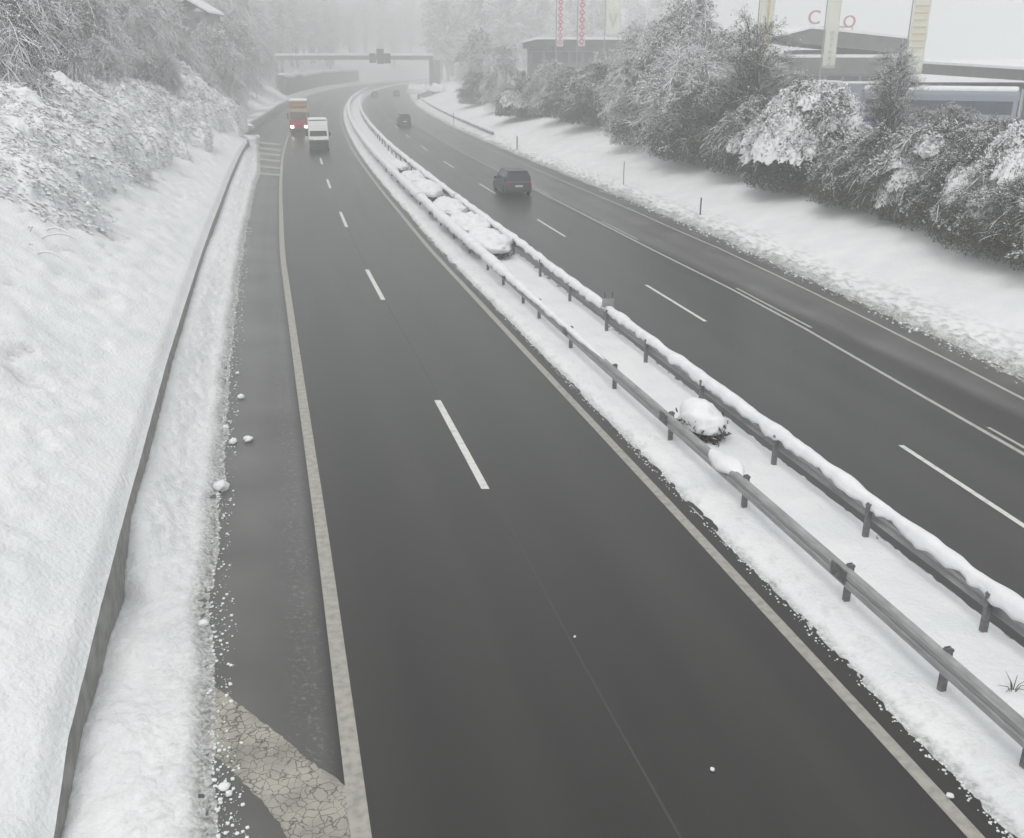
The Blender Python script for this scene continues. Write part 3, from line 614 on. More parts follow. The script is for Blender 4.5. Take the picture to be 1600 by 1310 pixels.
    # snow caught in the fine growth: small irregular flakes gathered in patches on the upper side
    if nsnow:
        nc = nsnow * 4; pi_ = g.integers(0, n2, nc); c = T[pi_, g.integers(1, 5, nc)] + g.normal(0, .07 * twig, (nc, 3))
        pn = fbm(c[:, 0] * 1.0 + c[:, 2] * .8 + seed, c[:, 1] * 1.0 - c[:, 2] * .6, 4, seed + 3, .7); up_ = c[:, 2] / (c[:, 2].max() + .01)
        c = c[np.argsort(-(pn + .45 * up_ + patch * g.normal(0, 1, nc)))[:nsnow]]; c[:, 2] += .03; c[:, 2] = np.maximum(c[:, 2], .05)
        nn = g.normal(0, .55, (nsnow, 3)); nn[:, 2] += 1; nn /= np.linalg.norm(nn, axis=1, keepdims=True); a = np.cross(nn, g.normal(0, 1, (nsnow, 3))); a /= np.linalg.norm(a, axis=1, keepdims=True); b2 = np.cross(nn, a)
        s1 = ss * g.uniform(.5, 1.5, (nsnow, 1)); s2 = ss * g.uniform(.4, 1.0, (nsnow, 1)); tp = c + nn * s2 * .7
        Vq = np.stack([c - a * s1, c - b2 * s2, c + a * s1, c + b2 * s2, tp], 1).reshape(-1, 3); i = np.arange(nsnow)[:, None] * 5
        Fq = np.concatenate([i + np.array([[0, 1, 4, 4]]), i + np.array([[1, 2, 4, 4]]), i + np.array([[2, 3, 4, 4]]), i + np.array([[3, 0, 4, 4]])])
        Fq = np.concatenate([i + np.array([[0, 1, 2, 3]])[:, ::-1], i + np.array([[0, 1, 4, 3]]), i + np.array([[1, 2, 3, 4]])])
        Vsn.append(Vq); Fsn.append(Fq + kk); kk += len(Vq)
    if nbig:
        u_ = np.linspace(0, np.pi, 19); w_ = np.linspace(0, 2 * np.pi, 31)[:-1]
        outer = np.argsort(-(P[:, 5, 2] / H + .4 * np.hypot(P[:, 5, 0], P[:, 5, 1]) / R + g.normal(0, .25, nb)))[:nbig]
        for q_ in outer:
            c = P[q_, 5 + int(g.integers(0, 2))]; dq = P[q_, 7] - P[q_, 4]; dq /= np.linalg.norm(dq); r_ = big * g.uniform(.55, 1.2); el = bel * g.uniform(.8, 1.3)
            nx = np.outer(np.sin(u_), np.cos(w_)); ny = np.outer(np.sin(u_), np.sin(w_)); nz = np.outer(np.cos(u_), np.ones(30))
            f_ = 1 + .55 * fbm(nx * 1.7 + nz + q_, ny * 1.7 - nz * .6, 4, seed + int(q_), .65) + .35 * fbm(nx * 5 + q_, ny * 5 + nz * 3, 3, seed + int(q_) + 1, .8)
            h_ = np.cross([0, 0, 1.], dq); h_ /= np.linalg.norm(h_) + 1e-9; k3 = np.cross(dq, h_)
            nz2 = np.where(nz < 0, nz * .35, nz * .6)
            W = c + (nx * f_ * r_ * el)[..., None] * dq + (ny * f_ * r_)[..., None] * h_ + (nz2 * f_ * r_)[..., None] * k3; W[..., 2] = np.maximum(W[..., 2], .05)
            i = np.arange(570).reshape(19, 30); A = i[:-1]; B = np.roll(A, -1, 1); C2 = i[1:]; D = np.roll(C2, -1, 1)
            Vsn.append(W.reshape(-1, 3)); Fsn.append(np.stack([A, B, D, C2], -1).reshape(-1, 4)[:, ::-1] + kk); kk += 570
    Vs = np.concatenate(Vsn); Fs = np.concatenate(Fsn)
    # leaves / fine brush
    if nleaf:
        pi_ = g.integers(0, n2, nleaf); c = T[pi_, g.integers(1, 5, nleaf)] + g.normal(0, .10 * twig, (nleaf, 3)); c[:, 2] = np.maximum(c[:, 2] - .06, .05)
        a = g.normal(0, 1, (nleaf, 3)); a /= np.linalg.norm(a, axis=1, keepdims=True); b2 = np.cross(a, g.normal(0, 1, (nleaf, 3))); b2 /= np.linalg.norm(b2, axis=1, keepdims=True)
        s1 = leafs * g.uniform(.5, 1.3, (nleaf, 1)); s2 = s1 * g.uniform(.25, .5, (nleaf, 1))
        Vl = np.stack([c - a * s1, c + b2 * s2, c + a * s1, c - b2 * s2], 1).reshape(-1, 3); Fl = np.arange(nleaf * 4).reshape(-1, 4)
        Vt = np.concatenate([Vt, Vl]); Ft = np.concatenate([Ft, Fl + len(Vt) - len(Vl)])
    if nskirt:      # low suckers and brush round the foot
        rs = R * .92 * g.uniform(.05, 1.0, nskirt) ** .5; ts = g.uniform(0, 6.283, nskirt); rs = rs * (1 + .25 * fbm(np.cos(ts) * 3, np.sin(ts) * 3, 3, seed + 8)); zs = g.uniform(.01, 1, nskirt) ** 1.2 * .36 * H
        q = np.stack([np.cos(ts) * rs, np.sin(ts) * rs, zs], -1); aa = g.normal(0, leafs * .8, (nskirt, 3)); aa[:, 2] *= 1.4; bb = g.normal(0, leafs * .3, (nskirt, 3))
        Vl = np.stack([q - aa, q + bb, q + aa, q - bb], 1).reshape(-1, 3); Ft = np.concatenate([Ft, np.arange(nskirt * 4).reshape(-1, 4) + len(Vt)]); Vt = np.concatenate([Vt, Vl])
    return (Vb, Fb), (Vt, Ft), (Vs, Fs)
PR = {}
def drape_proto(key, seed, H, R, amp, name='snow_laden_shrub', ntw=500, nfl=5000, lm='leaf', up=0.0, nsk=0):
    '''a bush pressed down under its load: a lumpy coat of snow with folds running outwards, twigs poking through'''
    g = np.random.default_rng(seed); nr, na = 64, 128
    rr = np.linspace(0, 1, nr)[:, None]; th = np.linspace(0, 2 * np.pi, na + 1)[None, :-1]
    def surf(r, t):
        cx, cy = np.cos(t), np.sin(t)
        edge = 1 + .22 * fbm(cx * 1.4 + seed, cy * 1.4, 3, seed) + .16 * fbm(cx * 5 + seed, cy * 5, 3, seed + 1, .7)
        fold = fbm(cx * 4.2 + seed * 3, cy * 4.2 + r * .8, 4, seed + 2, .6); lump = fbm(cx * r * 2.6 + seed, cy * r * 2.6, 4, seed + 3, .6); fine_ = fbm(cx * r * 9, cy * r * 9 + seed, 3, seed + 4, .7)
        z = H * np.maximum(0, 1 - r ** 2.2) ** .62 * (1 + .35 * lump) + amp * H * (fold * sstep(.15, .7, r) * 1.0 + .5 * lump + .28 * fine_) - .12 * sstep(.85, 1, r)
        return np.stack([cx * r * R * edge, cy * r * R * edge, z - .1], -1)
    V = surf(np.broadcast_to(rr, (nr, na)), np.broadcast_to(th, (nr, na))); i = np.arange(nr * na).reshape(nr, na); A = i[:-1]; B = np.roll(A, -1, 1); C2 = i[1:]; D = np.roll(C2, -1, 1)
    Vs = [V.reshape(-1, 3)]; Fs = [np.stack([A, C2, D, B], -1).reshape(-1, 4)]; kk = nr * na
    Vs[0] = Vs[0] + np.array([0, 0, up])
    # tufts of snow on the coat
    r = g.uniform(.05, 1, nfl) ** .6; t = g.uniform(0, 6.283, nfl); c = surf(r, t) + g.normal(0, .05, (nfl, 3)); c[:, 2] += .03 + up
    nn = g.normal(0, .7, (nfl, 3)); nn[:, 2] += 1; nn /= np.linalg.norm(nn, axis=1, keepdims=True); a = np.cross(nn, g.normal(0, 1, (nfl, 3))); a /= np.linalg.norm(a, axis=1, keepdims=True); b2 = np.cross(nn, a)
    s1 = .085 * g.uniform(.5, 1.7, (nfl, 1)); s2 = .06 * g.uniform(.4, 1.3, (nfl, 1))
    Vq = np.stack([c - a * s1, c - b2 * s2, c + a * s1, c + b2 * s2, c + nn * s2], 1).reshape(-1, 3); i = np.arange(nfl)[:, None] * 5
    Vs.append(Vq); Fs.append(np.concatenate([i + np.array([[0, 1, 4, 3]]), i + np.array([[1, 2, 3, 4]])]) + kk)
    # twigs through and below the coat
    r = g.uniform(.35, 1.05, ntw); t = g.uniform(0, 6.283, ntw); fo = fbm(np.cos(t) * 4.2 + seed * 3, np.sin(t) * 4.2 + r * .8, 4, seed + 2, .6)
    keep = fo < np.quantile(fo, .55); r, t = r[keep], t[keep]; p = surf(np.minimum(r, 1), t) + np.array([0, 0, up]); n_ = len(r); tt = np.linspace(0, 1, 5)[None, :, None]
    dv = np.stack([np.cos(t), np.sin(t), -.35 + 0 * t], -1) + g.normal(0, .35, (n_, 3)); T = p[:, None] - dv[:, None] * .25 + dv[:, None] * tt * g.uniform(.3, .9, (n_, 1, 1)); T[..., 2] += .05 - .15 * tt[..., 0] ** 2
    Vt, Ft = tubes_np(T, .011 * (1 - .6 * np.broadcast_to(tt[..., 0], T.shape[:2])), 3)
    nl = ntw * 7; q = T[g.integers(0, n_, nl), g.integers(0, 5, nl)] + g.normal(0, .07, (nl, 3)); q[:, 2] -= .05; aa = g.normal(0, .05, (nl, 3)); bb = g.normal(0, .025, (nl, 3))
    Vl = np.stack([q - aa, q + bb, q + aa, q - bb], 1).reshape(-1, 3); Ft = np.concatenate([Ft, np.arange(nl * 4).reshape(-1, 4) + len(Vt)]); Vt = np.concatenate([Vt, Vl])
    if nsk:
        rs = R * g.uniform(.2, 1.0, nsk) ** .5; ts = g.uniform(0, 6.283, nsk); rs = rs * (1 + .2 * fbm(np.cos(ts) * 3, np.sin(ts) * 3, 3, seed + 8)); zs = g.uniform(0.02, 1, nsk) * (up + .35 * H * (1 - (rs / R) ** 2).clip(0))
        q = np.stack([np.cos(ts) * rs * (.75 + .25 * zs / (up + .3)), np.sin(ts) * rs * (.75 + .25 * zs / (up + .3)), zs], -1); aa = g.normal(0, .06, (nsk, 3)); bb = g.normal(0, .03, (nsk, 3))
        Vl = np.stack([q - aa, q + bb, q + aa, q - bb], 1).reshape(-1, 3); Ft = np.concatenate([Ft, np.arange(nsk * 4).reshape(-1, 4) + len(Vt)]); Vt = np.concatenate([Vt, Vl])
    mesh = []
    for nm, V_, F_, mt in (('twigs', Vt, Ft, lm), ('snow_load', np.concatenate(Vs), np.concatenate(Fs), 'twig_snow')):
        o = mesh_np(nm, V_, F_, M[mt], smooth=(nm != 'twigs')); mesh.append((nm, o.data)); bpy.data.objects.remove(o)
    PR[key] = (name, mesh)
def proto(key, name, lm='leaf', **kw):
    (Vb, Fb), (Vt, Ft), (Vs, Fs) = plant_parts(lm=lm, **kw)
    mesh = []
    for nm, V, F, mt in (('branches', Vb, Fb, 'rime_bark' if lm != 'leaf' else 'bark'), ('twigs', Vt, Ft, lm), ('snow_load', Vs, Fs, 'twig_snow')):
        o = mesh_np(nm, V, F, M[mt], smooth=(nm != 'twigs')); mesh.append((nm, o.data)); bpy.data.objects.remove(o)
    PR[key] = (name, mesh)
def plant(key, x, y, z, sc, rz, label, cat, group, tilt=(0, 0)):
    name, mesh = PR[key]; s = sc if isinstance(sc, tuple) else (sc, sc, sc)
    r = empty(name, (x, y, z - .05), rz, s); r.rotation_euler = (tilt[0], tilt[1], rz)
    for nm, me in mesh:
        o = bpy.data.objects.new(nm, me); COL.objects.link(o); o.parent = r
        if nm == 'twigs': o.name = 'twigs'
    return tag(r, label, cat, group)
# unit height 1 plants are scaled; numbers are for the real size of the proto
proto('dark', 'snowy_shrub', seed=1, H=4.6, R=3.0, nb=120, nt=40, lift=.9, droop=.45, twig=.6, tr=.007, sr=.010, snowf=.12, nleaf=42000, leafs=.042, nsnow=15000, ss=.045, patch=.01, nskirt=16000)
proto('dark2', 'snowy_shrub', seed=2, H=4.4, R=3.2, nb=120, nt=40, lift=.8, droop=.7, twig=.65, tr=.007, sr=.011, snowf=.2, nleaf=38000, leafs=.045, nsnow=21000, ss=.055, patch=.01, nskirt=16000)
proto('white', 'snow_laden_shrub', seed=3, H=4.2, R=3.1, nb=110, nt=30, lift=.5, droop=1.2, twig=.7, tr=.010, sr=.03, snowf=.6, nleaf=9000, leafs=.08, nsnow=22000, ss=.08, nblob=200, nbig=60, big=.62, bel=1.35)
proto('weep', 'snow_laden_shrub', lm='rime', seed=4, H=3.6, R=2.8, nb=110, nt=30, lift=.4, droop=1.7, twig=.9, tr=.010, sr=.022, snowf=.7, nleaf=9000, leafs=.08, nsnow=26000, ss=.07, nblob=100, nbig=34, big=.34, bel=2.6)
proto('upright', 'bare_tree', seed=5, H=9.0, R=2.0, nb=90, nt=40, lift=1.9, droop=.15, twig=.9, tr=.008, sr=.010, snowf=.2, nleaf=14000, leafs=.05, stem=.06, crown0=.1, nsnow=5000, ss=.045, patch=.02)
proto('frost', 'frosted_tree', lm='frost_leaf', seed=6, H=8.0, R=3.0, nb=110, nt=36, lift=1.3, droop=.5, twig=1.0, tr=.011, sr=.02, snowf=.7, nleaf=11000, leafs=.06, stem=.10, crown0=.05, nsnow=16000, ss=.07, patch=.02, nskirt=6000)
proto('frost2', 'frosted_tree', lm='frost_leaf', seed=7, H=9.0, R=3.6, nb=120, nt=34, lift=1.0, droop=.7, twig=1.2, tr=.012, sr=.022, snowf=.8, nleaf=10000, leafs=.06, stem=.11, crown0=.08, nsnow=26000, ss=.08, patch=.02, nskirt=6000)

drape_proto('drape', 21, 3.0, 2.6, .17, lm='rime', ntw=170, nfl=3000)
drape_proto('drape2', 22, 2.6, 2.8, .26, lm='rime', ntw=260, nfl=3200)
def coat(seed, H, R, amp, nr=40, na=84):
    g = np.random.default_rng(seed); r = np.linspace(0, 1, nr)[:, None] + np.zeros((1, na)); t = np.linspace(0, 2 * np.pi, na + 1)[None, :-1] + np.zeros((nr, 1)); cx, cy = np.cos(t), np.sin(t)
    edge = 1 + .45 * fbm(cx * 1.3 + seed, cy * 1.3, 3, seed) + .35 * fbm(cx * 4.5 + seed, cy * 4.5, 3, seed + 1, .7)
    z = H * np.maximum(0, 1 - r ** 2.4) ** .6 * (1 + .3 * fbm(cx * r * 2.6 + seed, cy * r * 2.6, 4, seed + 3, .6)) + amp * H * (fbm(cx * 4 + seed * 3, cy * 4 + r, 4, seed + 2, .6) * sstep(.15, .7, r) + .5 * fbm(cx * r * 7, cy * r * 7 + seed, 3, seed + 4, .7)) - .5 * H * r ** 3
    V = np.stack([cx * r * R * edge, cy * r * R * edge, z], -1).reshape(-1, 3); i = np.arange(nr * na).reshape(nr, na); A = i[:-1]; B = np.roll(A, -1, 1); C2 = i[1:]; D = np.roll(C2, -1, 1)
    return V, np.stack([A, C2, D, B], -1).reshape(-1, 4)
def laden_proto(key, seed, coats, lm='leaf', **kw):
    (Vb, Fb), (Vt, Ft), (Vs, Fs) = plant_parts(seed=seed, lm=lm, **kw); Vl, Fl, kk = [Vs], [Fs], len(Vs)
    for j, (x, y, z, H, R, tx, ty) in enumerate(coats):
        V, F = coat(seed * 7 + j, H, R, .3); V = V + 0; V[:, 2] += tx * V[:, 0] + ty * V[:, 1]; V += np.array([x, y, z])
        jit = fbm(V[:, 0] * 3 + V[:, 2] * 2, V[:, 1] * 3 - V[:, 2], 4, seed + 50, .75); V += jit[:, None] * np.array([[.10, .10, .22]]); V[:, 2] = np.maximum(V[:, 2], .03); Vl.append(V); Fl.append(F + kk); kk += len(V)
        g = np.random.default_rng(seed * 31 + j); nf = int(900 * R * R) + 200; c = V[g.integers(0, len(V), nf)] + g.normal(0, .07, (nf, 3)); c[:, 2] += .02
        nn = g.normal(0, .8, (nf, 3)); nn[:, 2] += .8; nn /= np.linalg.norm(nn, axis=1, keepdims=True); a = np.cross(nn, g.normal(0, 1, (nf, 3))); a /= np.linalg.norm(a, axis=1, keepdims=True); b2 = np.cross(nn, a)
        s1 = .09 * g.uniform(.4, 1.5, (nf, 1)); s2 = .05 * g.uniform(.4, 1.4, (nf, 1)); Vq = np.stack([c - a * s1, c - b2 * s2, c + a * s1, c + b2 * s2, c + nn * s2], 1).reshape(-1, 3); i = np.arange(nf)[:, None] * 5
        Vl.append(Vq); Fl.append(np.concatenate([i + np.array([[0, 1, 4, 3]]), i + np.array([[1, 2, 3, 4]])]) + kk); kk += len(Vq)
        nl = int(150 * R * R) + 40; pn = V[g.integers(0, len(V), nl * 3)]; pf = fbm(pn[:, 0] * 1.6 + seed, pn[:, 1] * 1.6 + pn[:, 2], 3, seed + 60); q = pn[np.argsort(-pf)[:nl]] + g.normal(0, .06, (nl, 3)); q[:, 2] += .03; aa = g.normal(0, .05, (nl, 3)); bb = g.normal(0, .02, (nl, 3))
        Vx = np.stack([q - aa, q + bb, q + aa, q - bb], 1).reshape(-1, 3); Ft = np.concatenate([Ft, np.arange(nl * 4).reshape(-1, 4) + len(Vt)]); Vt = np.concatenate([Vt, Vx])
    Vs, Fs = np.concatenate(Vl), np.concatenate(Fl); mesh = []
    for nm, V, F, mt in (('branches', Vb, Fb, 'bark' if lm == 'leaf' else 'rime_bark'), ('twigs', Vt, Ft, lm), ('snow_load', Vs, Fs, 'twig_snow')):
        o = mesh_np(nm, V, F, M[mt], smooth=(nm != 'twigs')); mesh.append((nm, o.data)); bpy.data.objects.remove(o)
    PR[key] = ('snow_laden_shrub', mesh)
gq_ = np.random.default_rng(77)
cts = []
for k in range(26):
    a_ = gq_.uniform(0, 6.28); r_ = 2.5 * gq_.uniform(0, 1) ** .6; z_ = 3.6 * (1 - (r_ / 3.3) ** 2) * gq_.uniform(.72, 1); cts.append((math.cos(a_) * r_, math.sin(a_) * r_, z_, gq_.uniform(.3, .6), gq_.uniform(.5, 1.1), -.5 * math.cos(a_) * r_ / 2.5, -.5 * math.sin(a_) * r_ / 2.5))
laden_proto('mound', 23, cts, H=4.1, R=3.0, nb=110, nt=34, lift=.7, droop=.8, twig=.65, tr=.008, sr=.016, snowf=.4, nleaf=22000, leafs=.05, nsnow=22000, ss=.06, patch=.02, nskirt=16000)
cts = []
for k in range(9):
    a_ = gq_.uniform(0, 6.28); r_ = 2.2 * gq_.uniform(.2, 1) ** .6; z_ = 3.0 * (1 - (r_ / 3.3) ** 2) * gq_.uniform(.6, 1); cts.append((math.cos(a_) * r_, math.sin(a_) * r_, z_, gq_.uniform(.2, .4), gq_.uniform(.3, .65), -.6 * math.cos(a_) * r_ / 2.5, -.6 * math.sin(a_) * r_ / 2.5))
laden_proto('tufts', 24, cts, H=3.9, R=3.0, nb=110, nt=34, lift=.7, droop=.8, twig=.6, tr=.007, sr=.012, snowf=.25, nleaf=34000, leafs=.045, nsnow=15000, ss=.05, patch=.01, nskirt=16000)
GR, GL = 'snow dusted shrubs and trees lining the right bank', 'snow laden growth on the left bank'
RB = [  # px of base, py of base, proto, wanted height m, width factor, label
 (738, 152, 'frost', 8, 1.0, 'hazy frosted tree just right of the gantry pillar'),
 (742, 166, 'dark', 6, 1.2, 'pale grey bush at the snow edge, first right of the gantry'),
 (775, 177, 'frost2', 8, 1.0, 'bush with bright snowy boughs, farthest along the right bank'),
 (812, 187, 'tufts', 6, 1.2, 'brownish bush with hanging snowy boughs above the short guard rail'),
 (850, 182, 'frost2', 6.5, 1.2, 'rounded frosted bush below the hazy flat roof'),
 (890, 190, 'dark', 6, 1.3, 'grey bush under the two red patterned banners'),
 (930, 200, 'dark2', 6.5, 1.2, 'grey bush standing beside the pole marker with a ragged snow edge'),
 (972, 212, 'frost', 7.5, 1.1, 'grey frosted tree between red banners and bare tall tree'),
 (1005, 232, 'dark', 5, 1.3, 'low dark bush where the snow slope bends inward'),
 (1040, 245, 'frost', 8.5, 1.2, 'tall grey frosted tree left of the columnar one'),
 (1085, 255, 'dark2', 5.5, 1.3, 'dark bush in front of the tall grey frosted tree'),
 (1135, 268, 'upright', 10.0, 1.3, 'columnar bare tree with upright dark twigs against the sky'),
 (1110, 262, 'dark', 6.5, 1.1, 'dark bush at the foot of the columnar bare tree'),
 (1165, 278, 'tufts', 4.8, 1.1, 'bush with snow tufts between columnar tree and white mound'),
 (1246, 298, 'mound', 5.9, .88, 'big bush buried under a bright white snow mound'),
 (1262, 303, 'dark', 2.0, 1.3, 'low dark bush showing beneath the bright white mound'),
 (1325, 324, 'dark', 3.6, 1.2, 'dark bush right of the white mound, under the bare upright tree'),
 (1352, 318, 'upright', 7.0, .95, 'bare upright tree in front of the striped banner'),
 (1345, 330, 'dark2', 4.2, 1.1, 'wide dark bush with one drooping snowy bough on its left'),
 (1425, 345, 'tufts', 4.3, 1.15, 'dense bush with snow tufts below the left end of the coach'),
 (1412, 345, 'mound', 3.0, .75, 'low snow heaped bush with a white bough hanging to its left'),
 (1475, 368, 'tufts', 3.5, 1.0, 'drooping bush with white streaks at the middle of the dark row'),
 (1500, 362, 'dark', 4.4, 1.15, 'tall leafy bush in front of the parked coach'),
 (1545, 395, 'tufts', 3.6, 1.1, 'dark twiggy bush nearest the snow edge on the right'),
 (1592, 372, 'mound', 4.6, .9, 'white snow heaped bush at the right edge of the picture'),
 (1590, 412, 'dark', 3.6, 1.2, 'dark bush under the snow heaped one at the right edge'),
 (1670, 430, 'dark2', 3.8, 1.2, 'twiggy bush half outside the right edge'),
]
rnd = random.Random(11)
PH = {'dark': 4.6, 'dark2': 4.4, 'white': 4.2, 'weep': 3.8, 'upright': 9.0, 'frost': 8.0, 'frost2': 9.0, 'drape': 3.2, 'drape2': 3.0, 'mound': 4.1, 'tufts': 3.9}
for px, py, key, hh, wf, lab in RB:
    x, y, z = onground(px, py); s = hh / PH[key]; dist = math.hypot(x, y); k_ = .5 * s if key == 'mound' else 1.2 * s; x += k_ * .9; y += k_ * .5
    z = float(terrain(OFF(x, y), y))
    plant(key, x, y, z, (s * wf, s * wf, s), rnd.uniform(0, 6.28), lab, 'tree' if key in ('upright', 'frost', 'frost2') else 'shrub', GR)
# second row, behind
RB2 = [(752, 24, 195, 'frost2', 12, 'tall pale tree rising behind the right gantry pillar'), (790, 22, 170, 'frost', 9, 'pale tree left of the hazy flat roofed building'),
 (1000, 24, 112, 'frost', 10, 'hazy tree beside the pale lettered banner'), (1065, 24, 92, 'frost2', 11, 'hazy broad crowned tree behind the columnar one'),
 (1215, 26, 78, 'dark2', 4.6, 'bush with bent snowy boughs left of the parked vans'), (1372, 24, 62, 'upright', 6.2, 'dark thin stemmed tree right of the white lettered banner'),
 (1455, 24, 56, 'dark', 3.0, 'leafy bush behind the row, left below the coach'), (1540, 23, 50, 'dark2', 2.6, 'leafy bush behind the row, right below the coach'),
 (1180, 25, 84, 'frost', 6.0, 'small frosted tree under the cream banner'), (940, 26, 130, 'frost2', 6.5, 'faint frosted tree behind the red patterned banners')]
for px, off, y, key, hh, lab in RB2:
    x = (px - 800) / FPX * (y * math.cos(TH) + 3); z = float(terrain(OFF(x, y), y)); s = hh / PH[key]
    plant(key, x, y, z, (s * 1.1, s * 1.1, s), rnd.uniform(0, 6.28), lab, 'tree' if key in ('upright', 'frost', 'frost2') else 'shrub', GR)
LB = [
 (8, 296, 'drape2', 2.3, 1.5, 'snow heaped shrub lowest at the left edge of the picture'),
 (72, 262, 'drape', 2.2, 1.2, 'white ruffled shrub near the left edge, second from the lowest one'),
 (35, 225, 'drape', 3.4, 1.3, 'mounded snowy shrub below the thin pale post'),
 (112, 236, 'drape2', 3.0, 1.2, 'white shrub above the open left slope'),
 (95, 195, 'drape', 3.8, 1.2, 'white draped shrub between the edge mound and the slope crest'),
 (145, 205, 'drape2', 3.8, 1.1, 'snow draped shrub leaning down the slope below the white crest'),
 (185, 218, 'drape', 3.2, 1.1, 'weeping snowy shrub with dark streaks, middle of the left slope'),
 (180, 175, 'drape', 4.0, .9, 'upper white shrub in the middle of the left slope'),
 (218, 190, 'drape', 3.6, .8, 'rounded white shrub in the middle of the left slope'),
 (252, 195, 'drape2', 3.6, 1.1, 'shrub with a long dark diagonal bough on the left slope'),
 (285, 172, 'drape', 4.4, 1.1, 'streaky snowy shrub high above the wall end'),
 (268, 150, 'drape2', 5.0, 1.1, 'bowed snowy shrub between the house roof and the slope'),
 (315, 175, 'drape', 4.2, 1.1, 'drooping shrub with dark stems toward the lay-by'),
 (335, 178, 'drape2', 3.6, 1.0, 'small drooping shrub beside the lay-by sign, left'),
 (348, 168, 'drape', 4.0, 1.0, 'last drooping shrub behind the lay-by sign'),
 (20, 262, 'drape', 2.8, 1.2, 'smooth white hump above the lowest shrub at the left edge'),
 (150, 240, 'drape2', 2.4, 1.2, 'low ruffled snow hump at the lower rim of the left growth'),
 (225, 215, 'drape2', 2.4, 1.2, 'ruffled snow hump with dark streaks above the smooth slope'),
 (265, 195, 'drape', 2.4, 1.1, 'small snow hump beside the long diagonal bough'),
 (60, 160, 'frost2', 4.5, 1.1, 'short frosted tree rising among the left snow humps'),
 (130, 150, 'frost', 4.5, 1.2, 'short grey frosted tree behind the white crest'),
 (235, 150, 'frost', 4.5, 1.2, 'short grey frosted tree above the snow streaks'),
]
LB2 = [  # px, distance along the road, proto, height, label
 (-20, 46, 'frost2', 7.0, 'frosted tree cut by the left edge of the picture'), (30, 56, 'frost2', 7.5, 'frosted tree standing at the upper left corner'),
 (80, 66, 'upright', 8, 'dark stemmed frosted tree behind the thin pale post'), (118, 72, 'frost2', 8.5, 'tall frosted tree above the white crest of the slope'),
 (150, 80, 'frost', 8.5, 'grey brown frosted tree left of the snowy roof'), (190, 88, 'frost', 9, 'grey frosted tree over the middle of the left slope'),
 (225, 98, 'frost', 8, 'frosted tree below the snowy house roof'), (262, 112, 'frost2', 8.5, 'frosted tree standing just right of the house wall'),
 (292, 126, 'frost', 8.5, 'frosted tree in front of the snowy house roof'), (322, 140, 'frost2', 12, 'tall frosted tree right of the snowy house roof'),
 (352, 160, 'frost2', 13, 'tall pale bowed tree over the lay-by'), (372, 182, 'frost', 10, 'hazy tree between the lay-by sign and the gantry post'),
 (396, 215, 'frost2', 11, 'hazy tree just left of the left gantry post'), (10, 74, 'frost', 10, 'pale tree filling the corner behind the nearer left trees'),
 (60, 90, 'frost2', 12, 'faint tall tree behind the thin pale post'), (200, 120, 'frost2', 13, 'faint tall tree left behind the snowy house'),
 (110, 104, 'frost', 12, 'faint tall tree far behind the white slope crest'), (160, 130, 'frost2', 14, 'faint tree behind the grey brown one'),
 (240, 150, 'frost', 15, 'faint tree directly left of the house roof'), (345, 200, 'frost2', 18, 'faint very tall tree right behind the house'),
 (385, 250, 'frost', 18, 'faint very tall tree beyond the left gantry post')]
def left_plant(key, x, y, z, s, wf, lab, lean):
    r = plant(key, x, y, z, (s * wf, s * wf, s), 0, lab, 'shrub' if key in ('drape', 'drape2', 'dark2') else 'tree', GL)
    r.rotation_euler = (0, lean, 0)
    for c in r.children: c.rotation_euler = (0, 0, rnd.uniform(0, 6.28))
    return r
for px, py, key, hh, wf, lab in LB:
    x, y, z = onground(px, py); dr_ = key.startswith('drape'); s_ = hh / PH[key]
    if dr_: x -= .5 * s_
    z = float(terrain(OFF(x, y), y)); r = left_plant(key, x, y, z, s_, wf * (1.25 if dr_ else 1), lab, math.atan(.6))
    if dr_: r.scale = (s_ * wf * 1.25, s_ * wf * 1.25, s_ * .62)
for px, y, key, hh, lab in LB2:
    x = (px - 800) / FPX * (y * math.cos(TH) + 1); z = float(terrain(OFF(x, y), y)); left_plant(key, x, y, z, hh / PH[key], 1.1, lab, .1)
# the far wood behind the gantry reads as one mass
g = np.random.default_rng(5); VV = []; FF = []; MI = []; kk = 0
cache = {}
for s_ in range(4):
    cache[s_] = plant_parts(100 + s_, H=26, R=4.2, nb=60, nt=14, lift=1.6, droop=.3, twig=2.6, tr=.05, sr=.08, snowf=.6, nleaf=3400, leafs=.4, stem=.3, crown0=.02, nsnow=900, ss=.35)
spots = []
for yy_, stp in ((300, 22), (345, 22), (400, 24)):
    for px in range(250, 1080, stp):
        if px > 760 and yy_ > 345: continue
        spots.append(((px + g.uniform(-9, 9) - 800) / FPX * yy_, yy_ + g.uniform(-15, 15)))
for yy_, stp in ((470, 20), (540, 20), (610, 20)):
    for px in range(470, 860, stp): spots.append(((px + g.uniform(-9, 9) - 800) / FPX * yy_, yy_ + g.uniform(-15, 15)))
spots += [(float(PX(-22 - 9 * g.random(), 236 + 8 * k)), 236 + 8 * k) for k in range(24)]
for (x, y) in spots:
    o_ = float(OFF(x, y))
    if -20 < o_ < 22: continue
    z = float(terrain(OFF(x, y), y)); ang = g.uniform(0, 6.28); sc = g.uniform(.75, 1.2) * (1.0 if y < 430 else 1.25); c_, s_ = math.cos(ang), math.sin(ang)
    for j, (V, F) in enumerate(cache[int(g.integers(0, 4))]):
        W = V * sc; W = np.stack([W[:, 0] * c_ - W[:, 1] * s_ + x, W[:, 0] * s_ + W[:, 1] * c_ + y, W[:, 2] + z], -1)
        VV.append(W); FF.append(F + kk); MI.append(np.full(len(F), (0, 1, 2)[j])); kk += len(V)
